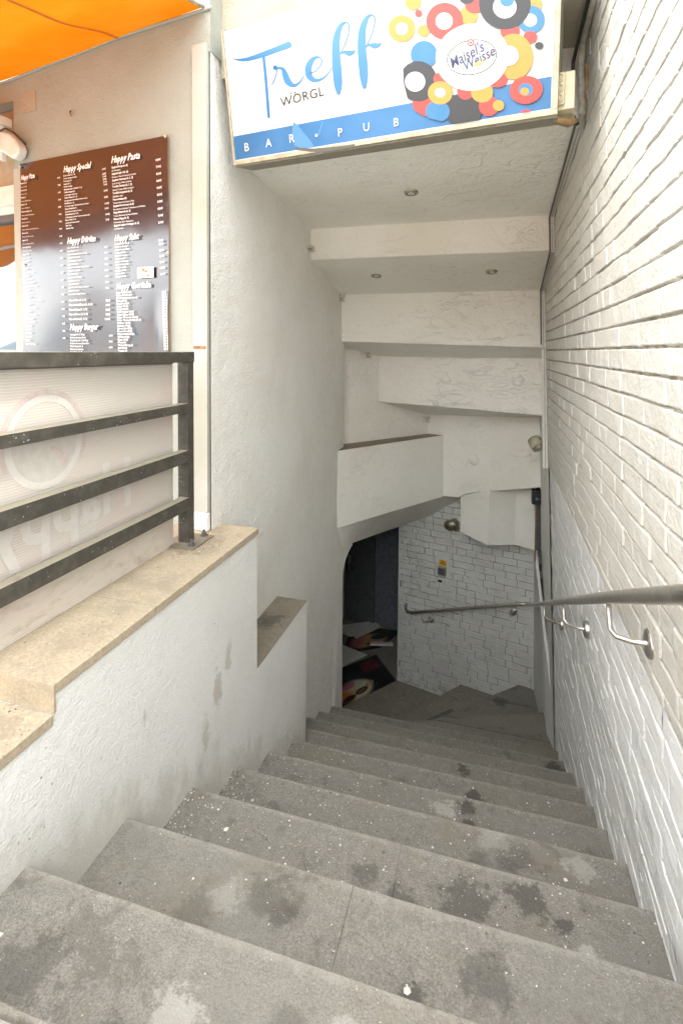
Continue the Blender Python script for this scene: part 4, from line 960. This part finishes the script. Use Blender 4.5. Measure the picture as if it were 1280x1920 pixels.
for pos, n, lb in (((.212, 4.086, -.211), (-.13, -.99, 0), 'white round blanking cap on the middle soffit face near the brick wall'), ((-.105, 4.575, -.93), (-.25, -.97, 0), 'white round blanking cap low on the deep soffit face')):
    mb = MB(); mb.lathe(V(pos) + V(n) * .003, n, [(0, .006), (.040, .005), (.045, 0), (.045, -.012)], 32); tag(mb.build('blanking_cap', M['soffit'], smooth=True), lb, 'cap', 'round caps over unused ceiling openings')
# wall lamps
wl = thing('wall_lamp', 'yellowish cylindrical lamp fixed where the soffit meets the brick wall', 'lamp', (.36, 4.1, -.7))
mb = MB(); mb.lathe((.345, 4.02, -.66), (.35, -.55, -.55), [(0, -.03), (.045, -.03), (.05, .0), (.05, .05), (.042, .05), (.03, .02), (0, .015)], 26); mb.build('shade', plain('olive_lamp_shade', (.40, .38, .27), .4), wl, smooth=True)
mb = MB(); mb.lathe((.345, 4.02, -.66), (.35, -.55, -.55), [(.030, .021), (.018, .05), (0, .052)], 20); mb.build('bulb', M['lampglass'], wl, smooth=True)
wl = thing('wall_lamp', 'brass reflector lamp half hidden by the hanging block over the keypad', 'lamp', (-.3, 4.85, -1.6))
mb = MB(); mb.lathe((-.285, 4.87, -1.60), (-.45, -.55, -.6), [(.012, -.05), (.03, -.04), (.052, .0), (.065, .035), (.060, .035), (.045, .0), (.02, -.02), (0, -.02)], 28); mb.build('reflector', M['brass'], wl, smooth=True)
mb = MB(); mb.lathe((-.285, 4.87, -1.60), (-.45, -.55, -.6), [(.012, -.02), (.012, .02), (0, .025)], 16); mb.build('bulb', M['bulb'], wl, smooth=True)
mb = MB(); mb.lathe((-.325, 4.915, -1.635), BN, [(0, .02), (.04, .02), (.055, 0)], 24); mb.build('ceiling_rose', M['brass'], wl, smooth=True)
cmr = thing('wall_camera', 'small black camera in the corner under the deep soffit face', 'camera', (.4, 4.5, -1.2))
mb = MB(); mb.box((.36, 4.42, -1.235), (.43, 4.50, -1.12)); mb.build('housing', M['black'], cmr, bevel=.006)
mb = MB(); mb.lathe((.40, 4.418, -1.19), (0, -1, 0), [(.024, 0), (.022, .008), (.012, .014), (0, .016)], 24); mb.build('lens', M['darkwin'], cmr, smooth=True)
mb = MB(); mb.box((.415, 4.60, -1.72), (.455, 4.74, -1.1)); tag(mb.build('gap_shade_box', M['darkdoorgap']), 'dark box standing in for the shaded gap beside the hanging block', 'shade_box')  # solid dark box put where the gap is only in shade
cb = MB(); cb.tube([(.395, 4.47, -1.24), (.402, 4.5, -1.4), (.400, 4.5, -1.6), (.40, 4.52, -1.74)], .006); tag(cb.build('cable', M['glue']), 'brown cable hanging below the black camera', 'cable')

# ------------------------------------------------------------------ handrail
hr = thing('handrail', 'brushed steel tubular handrail following the brick walls down', 'handrail', (.3, 2, -1.2))
pts = [(.262, -.6, .33), (.275, .3, -.095), (.280, .851, -.352), (.296, 1.391, -.605), (.3125, 1.95, -.872), (.328, 2.415, -1.093), (.346, 2.98, -1.365), (.363, 3.552, -1.641), (.380, 4.2, -1.955), (.386, 4.45, -2.075)]
mb = MB(); mb.tube(pts + [(.386, 4.56, -2.125), (.380, 4.64, -2.16), (.363, 4.687, -2.18)], .0148, 20); mb.build('long_rail', M['steel'], hr, smooth=True)
mb = MB(); mb.tube([(.360, 4.690, -2.181), (.30, 4.712, -2.205), (-.60, 4.936, -2.52), (-.66, 4.951, -2.541), (-.70, 4.963, -2.548), (-.728, 4.98, -2.542), (-.738, 5.005, -2.525), (-.738, 5.03, -2.50)], .0148, 20); mb.build('short_rail', M['steel'], hr, smooth=True)
def bracket(top, plate, n, first=.05):
    T, Pp, n = V(top), V(plate), V(n).normalized()
    mb = MB(); d0 = T + V((0, 0, -.0)); low = V((T.x, T.y, T.z)) + V((0, -.022, -.052)); low2 = low + (Pp - low) * .18 + V((0, 0, -.012))
    path = [d0, d0.lerp(low, .5), low, low2, low2.lerp(Pp, .5) + V((0, 0, -.004)), Pp]
    mb.tube(path, .0062, 12); o = mb.build('bracket', M['steel'], hr, smooth=True)
    mb = MB(); mb.lathe(Pp, n, [(0, .006), (.030, .0055), (.033, .003), (.033, -.01)], 30); mb.build('wall_plate', M['steel'], o, smooth=True)
    return o
NW = (-1, 0, 0)
bracket((.298, 1.398, -.625), (XR(1.325, -.673) - .003, 1.325, -.673), NW)
bracket((.328, 2.355, -1.082), (XR(2.26, -1.125) - .003, 2.262, -1.127), NW)
bracket((.360, 3.385, -1.575), (XR(3.23, -1.6) - .003, 3.235, -1.60), NW)
bracket((-.57, 4.93, -2.53), tuple(BP(.345, -2.60, .008)), BN)
bracket((.22, 4.735, -2.25), tuple(BP(1.105, -2.325, .008)), BN)
# keypad etc. on back wall
kp = thing('keypad', 'metal door entry keypad with yellow sticker on the back brick wall', 'keypad', BP(.45, -2.08))
def bbox(mb, s_, z_, w_, h_, d0, d1, m=0): mb.plate([BP(s_ - w_ / 2, z_ - h_ / 2, d0), BP(s_ + w_ / 2, z_ - h_ / 2, d0), BP(s_ + w_ / 2, z_ + h_ / 2, d0), BP(s_ - w_ / 2, z_ + h_ / 2, d0)], BN, d1 - d0, m)
mb = MB(); bbox(mb, .455, -2.04, .12, .225, .0, .014); mb.build('back_plate', M['smooth'], kp, bevel=.002)
mb = MB(); bbox(mb, .452, -2.085, .085, .085, .0145, .05); mb.build('steel_box', M['steel'], kp, bevel=.004)
mb = MB(); bbox(mb, .449, -2.085, .06, .06, .0505, .053); mb.build('reader_face', plain('dark_grey_face', (.09, .1, .11), .4), kp, bevel=.001)
mb = MB(); bbox(mb, .452, -2.013, .072, .052, .0145, .0165); stk = mb.build('sticker', M['yellowst'], kp)
mb = MB()
for i, s in enumerate(('BAR', 'KLINGEL')): text_into(mb, s, BP(.452, -2.008 - i * .017, .0172), BU, UZ, .016, 0, .0008, 0, 'CENTER', .8, 1, 1)
mb.build('sticker_lettering', M['black'], kp)
sw = thing('wall_switch', 'small switch plate under the keypad on the back brick wall', 'switch', BP(.44, -2.2))
mb = MB(); bbox(mb, .455, -2.205, .14, .05, .0, .012); mb.build('plate', M['smooth'], sw, bevel=.002)
mb = MB(); bbox(mb, .425, -2.198, .040, .022, .0125, .016); mb.build('black_window', M['black'], sw)
mb = MB(); bbox(mb, .473, -2.205, .040, .028, .0125, .022); mb.build('rocker', M['white'], sw, bevel=.002)
mb = MB(); mb.lathe(BP(.51, -2.615, .004), BN, [(0, .004), (.018, .003), (.022, 0)], 12); tag(mb.build('filler_patch', M['cream']), 'yellowish filler patch under the short handrail', 'patch')

# ------------------------------------------------------------------ railing and panel
rl = thing('railing', 'dark painted steel railing with four bars on the beige coping', 'railing', (-1.08, 1.69, -.73))
YP = 1.69
mb = MB(); mb.box((-1.112, YP - .003, -.728), (-1.068, YP + .037, -.0065)); mb.build('post', M['rail'], rl, bevel=.0015)
for (z0, z1, s_) in ((-.046, -.0075, 0), (-.224, -.198, -.0), (-.412, -.373, 0), (-.590, -.550, 0)):
    mb = MB(); mb.box((-1.100, -.6, z0), (-1.064, YP - .0035 if z0 < -.1 else YP + .036, z1)) if z0 > -.1 else mb.box((-1.100, -.6, z0 + (-.006)), (-1.064, YP - .0035, z1))
    mb.build('bar', M['rail'], rl, bevel=.0015)
mb = MB(); mb.box((-1.155, YP - .05, -.7295), (-1.02, YP + .10, -.724)); mb.build('base_plate', M['dustledge'], rl, bevel=.001)
for (x_, y_) in ((-1.045, YP - .02), (-1.055, YP + .085)):
    mb = MB(); mb.lathe((x_, y_, -.7235), (0, 0, 1), [(.016, 0), (.016, .003), (.0105, .004), (.0105, .012), (.006, .013), (.006, .022), (0, .023)], 8)
    mb.build('bolt', M['cable'], rl)
pp = thing('plastic_sheeting', 'translucent ribbed plastic sheet with mirrored ghost lettering behind the railing', 'panel', (-1.12, 1, -.73))
mb = MB(); mb.box((-1.125, -.6, -.728), (-1.118, 1.665, -.052)); mb.build('sheet', M['poly'], pp)
mb = MB(); mb.box((-1.126, -.6, -.0515), (-1.116, 1.665, -.047)); mb.build('edge_trim', M['cable'], pp)
PX = lambda y, z, d=.0: V((-1.1172 + d, y, z))
PYV = V((0, 1, 0))
mb = MB(); text_into(mb, 'Happy', PX(1.435, -.50, .0012), PYV, UZ, .215, 0, .006, 0, 'LEFT', .92, 1, 3, mirror=True); mb.build('ghost_lettering', M['ghostw'], pp)
mb = MB()
def ringp(cy, cz, r1, r2, a0, a1, d, m, n=40):
    for i in range(n):
        p, q = a0 + (a1 - a0) * i / n, a0 + (a1 - a0) * (i + 1) / n
        mb.face([PX(cy + r1 * cos(p), cz + r1 * sin(p), d), PX(cy + r1 * cos(q), cz + r1 * sin(q), d), PX(cy + r2 * cos(q), cz + r2 * sin(q), d), PX(cy + r2 * cos(p), cz + r2 * sin(p), d)], m)
cy, cz = 1.095, -.245
ringp(cy, cz, .125, .106, 0, 2 * pi, .0004, 1); ringp(cy, cz, .106, .002, pi * .98, pi * 1.99, .0004, 2); ringp(cy, cz, .14, .126, -.5, 3.6, .0003, 0)
ringp(cy, cz, .095, .0, -.95, -.55, .0006, 0)
mb.build('ghost_logo', [M['ghostp'], M['ghostw'], M['ghostg']], pp)

# ------------------------------------------------------------------ posters and cards on the landing
ZL = ZK(13)
def cardmesh(name, pts, z, mat, label, cat, th=.003, lift=None, group=None):
    """thin bent card"""
    mb = MB(); n = len(pts); zz = [z + (lift[i] if lift else 0) for i in range(n)]
    mb.prism(pts, zz, [q + th for q in zz]); o = mb.build(name, mat); return tag(o, label, cat, group)
def printmat(name):
    n = N(name); a = n.new('ShaderNodeVertexColor'); a.layer_name = 'ink'
    return n.fin(a.outputs['Color'], .3)
M['poster'] = printmat('printed_poster')
def poster(name, P00, P10, P11, P01, z, fn, label, group, nn=70):
    P00, P10, P11, P01 = [V((*q, 0)) for q in (P00, P10, P11, P01)]
    me = bpy.data.meshes.new(name); vs = []; fs = []; cs = []
    for j in range(nn + 1):
        for i in range(nn + 1):
            u, v = i / nn, j / nn; p = P00.lerp(P10, u).lerp(P01.lerp(P11, u), v)
            vs.append((p.x, p.y, z + .006 + .006 * nz(u * 3, v * 3, z) + .010 * max(0, u + v - 1.6))); cs.append((*fn(u, v), 1))
    for j in range(nn):
        for i in range(nn): a = j * (nn + 1) + i; fs.append([a, a + 1, a + nn + 2, a + nn + 1])
    me.from_pydata(vs, [], fs); at = me.color_attributes.new('ink', 'FLOAT_COLOR', 'POINT')
    for i, c in enumerate(cs): at.data[i].color = c
    me.materials.append(M['poster']); o = bpy.data.objects.new(name, me); col.objects.link(o)
    so_ = o.modifiers.new('th', 'SOLIDIFY'); so_.thickness = .003
    return tag(o, label, 'poster', group)
def lerp3(a, b, t): t = max(0, min(1, t)); return tuple(a[i] + (b[i] - a[i]) * t for i in range(3))
def sm(e0, e1, x): t = max(0, min(1, (x - e0) / (e1 - e0))); return t * t * (3 - 2 * t)
def ell(u, v, cx, cy, rx, ry, rot=0, soft=.15):
    dx, dy = u - cx, v - cy; x = dx * cos(rot) + dy * sin(rot); y = -dx * sin(rot) + dy * cos(rot); return 1 - sm(1 - soft, 1 + soft, math.hypot(x / rx, y / ry))
def art1(u, v):
    c = (.012, .011, .013); n1 = nz(u * 7, v * 7)
    c = lerp3(c, (.05, .055, .06), sm(.45, .6, v) * (1 - sm(.7, .8, v)) * (.5 + .5 * sin(u * 90 + v * 20)) * .7)
    f = ell(u, v, .33, .24, .30, .27, .2, .2)
    fc = lerp3((.55, .32, .14), (.55, .50, .33), sm(.1, .5, u + n1 * .2)); fc = lerp3(fc, (.35, .42, .33), sm(.25, .5, v + n1 * .2) * .7)
    fc = lerp3(fc, (.42, .10, .22), ell(u, v, .25, .43, .14, .09) * .9); fc = lerp3(fc, (.5, .14, .03), ell(u, v, .12, .16, .14, .2, 0, .5) * .8)
    c = lerp3(c, fc, f)
    c = lerp3(c, (.015, .012, .015), ell(u, v, .20, .10, .11, .07, .2)); c = lerp3(c, (.015, .012, .015), ell(u, v, .43, .17, .12, .075, .3))
    c = lerp3(c, (.4, .2, .12), ell(u, v, .43, .17, .07, .03, .3) * .5); c = lerp3(c, (.35, .2, .1), ell(u, v, .6, .26, .08, .05, .3) * (1 - ell(u, v, .6, .26, .04, .025, .3)))
    for k in range(6):
        vv = .60 + k * .055
        if abs(v - vv - (u - .7) * .05) < .012 and .62 < u < .95 - .02 * (k % 3) and nz(u * 50, k * 9) > -.25: c = (.30, .02, .035)
    return c
def art2(u, v):
    c = (.012, .010, .013); f = ell(u, v, .5, .42, .38, .30, .1, .25)
    fc = lerp3((.40, .30, .10), (.42, .22, .15), sm(.3, .8, u)); fc = lerp3(fc, (.38, .13, .14), ell(u, v, .22, .35, .2, .25, 0, .5)); c = lerp3(c, fc, f)
    c = lerp3(c, (.014, .011, .014), ell(u, v, .66, .60, .16, .12)); c = lerp3(c, (.12, .03, .03), ell(u, v, .66, .3, .16, .06)); c = lerp3(c, (.5, .35, .3), ell(u, v, .82, .36, .03, .06))
    return c
GP = 'old posters lying on the dark landing'
poster('poster', (-1.27, 4.50), (-.835, 5.05), (-1.12, 5.42), (-1.56, 4.93), ZL + .003, art1, 'dark poster with a painted face and red print lying nearest the last step', GP)
poster('poster', (-1.50, 5.33), (-1.10, 5.58), (-.93, 5.98), (-1.50, 5.95), ZL + .001, art2, 'dark poster with a yellow and pink face farther inside the doorway', GP)
mb = MB(); mb.plate([(-1.66, 5.80, ZL + .05), (-1.292, 6.06, ZL + .03), (-1.17, 5.97, ZL + .025), (-1.392, 5.625, ZL + .035), (-1.432, 5.655, ZL + .04), (-1.465, 5.63, ZL + .04), (-1.66, 5.68, ZL + .06)], (0, 0, 1), .006)
tag(mb.build('card_sheet', M['paper']), 'large folded white card leaning over the farther poster', 'card', 'white cards thrown on the landing')
mb = MB(); mb.plate([(-1.62, 5.50, ZL + .03), (-1.208, 5.368, ZL + .022), (-1.407, 5.085, ZL + .022), (-1.62, 5.0, ZL + .03)], (0, 0, 1), .005)
tag(mb.build('card_sheet', M['paper']), 'white card corner poking out above the nearest poster', 'card', 'white cards thrown on the landing')
mb = MB(); mb.plate([(-1.227, 5.585, ZL + .03), (-.98, 5.655, ZL + .03), (-.963, 5.60, ZL + .03), (-1.10, 5.56, ZL + .03), (-1.216, 5.540, ZL + .03)], (0, 0, 1), .018)
tag(mb.build('white_stick', M['slat'], bevel=.002), 'short white slat lying in front of the farther poster', 'stick')
mb = MB(); mb.plate([(-.465, 4.32, ZL + .182), (-.247, 4.52, ZL + .195), (-.225, 4.45, ZL + .18), (-.166, 4.44, ZL + .178), (-.34, 4.30, ZL + .178)], (0, 0, 1), .004)
tag(mb.build('thin_piece', M['darkdoorgap']), 'dark triangular sheet on the lower winder steps', 'scrap')  # thin dark sheet marking a dark triangle over the winder tread
mb = MB(); mb.plate([(-.30, 4.72, ZK(12) + .004), (-.08, 4.80, ZK(12) + .004), (.10, 4.66, ZK(12) + .012), (-.10, 4.60, ZK(12) + .004)], (0, 0, 1), .003)
tag(mb.build('thin_piece', M['landing']), 'flat grey board scrap against the back brick wall', 'scrap')

# debris
rn = random.Random(11); mb = MB()
def chip(x, y, z, r, m):
    i = len(mb.v); k = rn.randint(4, 6); a0 = rn.uniform(0, 6)
    for j in range(k):
        a = a0 + 2 * pi * j / k; mb.v.append((x + r * cos(a) * rn.uniform(.5, 1.1), y + r * sin(a) * rn.uniform(.5, 1.1), z))
    mb.v.append((x, y, z + r * rn.uniform(.3, .8)))
    for j in range(k): mb.f.append([i + j, i + (j + 1) % k, i + k]); mb.mi.append(m)
for k in range(-1, 10):
    y0, y1, z = YK(k - 1), YK(k), ZK(k) + .0012; xl = XL if k < 6 else XU
    n_ = {-1: 40, 0: 90, 1: 260, 2: 1500, 3: 1900, 4: 1700, 5: 1400, 6: 1000, 7: 700, 8: 450, 9: 300}[k]
    for _ in range(n_):
        x = xl + .004 + (rn.random() ** (2.1 if k > 1 else 1.1)) * (.43 - xl); y = y0 + .012 + rn.random() * (y1 - y0 - .018)
        if rn.random() < .25: y = y0 + .012 + abs(rn.gauss(0, .02))
        r = min(.006, .0009 + rn.expovariate(1 / .0009)); m = rn.choices([0, 1, 2], [5, 2, 3])[0]
        chip(x, y, z, r, m)
for _ in range(240): chip(rn.uniform(-1.0, .4), rn.uniform(3.65, 4.7), ZK(13) + .001 if rn.random() < .5 else ZK(12) + .001, rn.uniform(.002, .006), rn.choice([0, 0, 1, 2]))
for _ in range(160): chip(rn.uniform(-1.10, -.92), rn.uniform(.7, 1.92), -.7285 if True else 0, rn.uniform(.0008, .0028), rn.choice([1, 2, 0]))
for _ in range(140): chip(-1.06 + abs(rn.gauss(0, .05)), YP + rn.gauss(.0, .06), -.7285, rn.uniform(.001, .004), rn.choice([1, 1, 2, 0]))
for _ in range(80): chip(-1.0 + rn.gauss(0, .04), .78 + rn.gauss(0, .04), -.794, rn.uniform(.001, .004), rn.choice([1, 1, 2]))
for (x, y, k) in ((-.13, .96, 1), (.10, .93, 1), (-.84, .70, 0), (-.87, .66, 0), (-.72, 1.33, 2), (.25, 1.63, 3)): chip(x, y, ZK(k) + .0015, .009, 0)
tag(mb.build('debris', [M['chipw'], M['chipb'], M['chipg']]), None, kind='stuff')
# cobwebs
def web(c, r, n, label):
    c = V(c); mb = MB()
    for _ in range(n):
        a = c + V((rn.uniform(-r, r), rn.uniform(-r, r), rn.uniform(-r, r))); b = c + V((rn.uniform(-r, r), rn.uniform(-r, r), rn.uniform(-r, r)))
        mb.tube([a, a.lerp(b, .5) + V((0, 0, -r * .3)), b], .0006 + rn.random() * .0006, 4, cap=False)
    tag(mb.build('cobweb', M['web']), label, 'cobweb', 'dusty cobwebs in the soffit corners')
web((-1.05, 3.0, .62), .028, 26, 'cobweb tuft where the highest soffit step meets the stucco wall')
web((-1.045, 3.70, .40), .035, 20, 'cobweb tuft beside the left one of the paired spotlights')
web((-.95, 4.10, -.02), .045, 26, 'cobweb tuft under the thin soffit edge beside the recess')
web((-.52, 4.62, -.60), .035, 20, 'cobweb tuft above the right end of the dusty ledge')

# ------------------------------------------------------------------ street side, seen only in reflections
hs = thing('house', 'pale house with grey roof across the street', 'house', (-8, -16, -.9))
mb = MB(); mb.box((-22, -20, -.9), (10, -14, 1.9)); mb.build('wall', M['housewall'], hs)
mb = MB(); mb.prism([(-22.4, -20.4), (10.4, -20.4), (10.4, -13.6), (-22.4, -13.6)], 1.91, [1.96] * 4)
i = len(mb.v); mb.v += [(-22.4, -13.6, 1.97), (10.4, -13.6, 1.97), (10.4, -17, 3.5), (-22.4, -17, 3.5), (-22.4, -20.4, 1.97), (10.4, -20.4, 1.97)]
mb.f += [[i, i + 1, i + 2, i + 3], [i + 3, i + 2, i + 5, i + 4], [i, i + 3, i + 4], [i + 1, i + 5, i + 2]]; mb.mi += [0] * 4
mb.build('roof', M['roof'], hs)
for k in range(9):
    mb = MB(); mb.box((-20 + k * 3.2, -13.99, .6), (-19.2 + k * 3.2, -13.95, 1.4)); mb.build('window', M['darkwin'], hs)
fn_ = thing('wooden_fence', 'orange wooden fence along the far side of the street', 'fence', (-5, -8, -.9))
mb = MB()
for k in range(70): mb.box((-12 + k * .2, -8.05, -.89), (-11.82 + k * .2, -8.0, .45 + .03 * (k % 3)))
mb.build('boards', M['crate'], fn_)
mb = MB(); mb.box((-12, -8.1, .2), (2, -8.051, .3)); mb.box((-12, -8.1, -.5), (2, -8.051, -.4)); mb.build('rails', M['crate'], fn_)
mb = MB(); mb.box((-7, -3.2, -.9), (-3.2, -2.8, -.35)); 
for k in range(5): mb.box((-7.02, -2.79, -.88 + k * .11), (-3.18, -2.76, -.80 + k * .11))
tag(mb.build('wooden_planter', M['crate']), 'orange wooden planter box out on the street', 'planter')
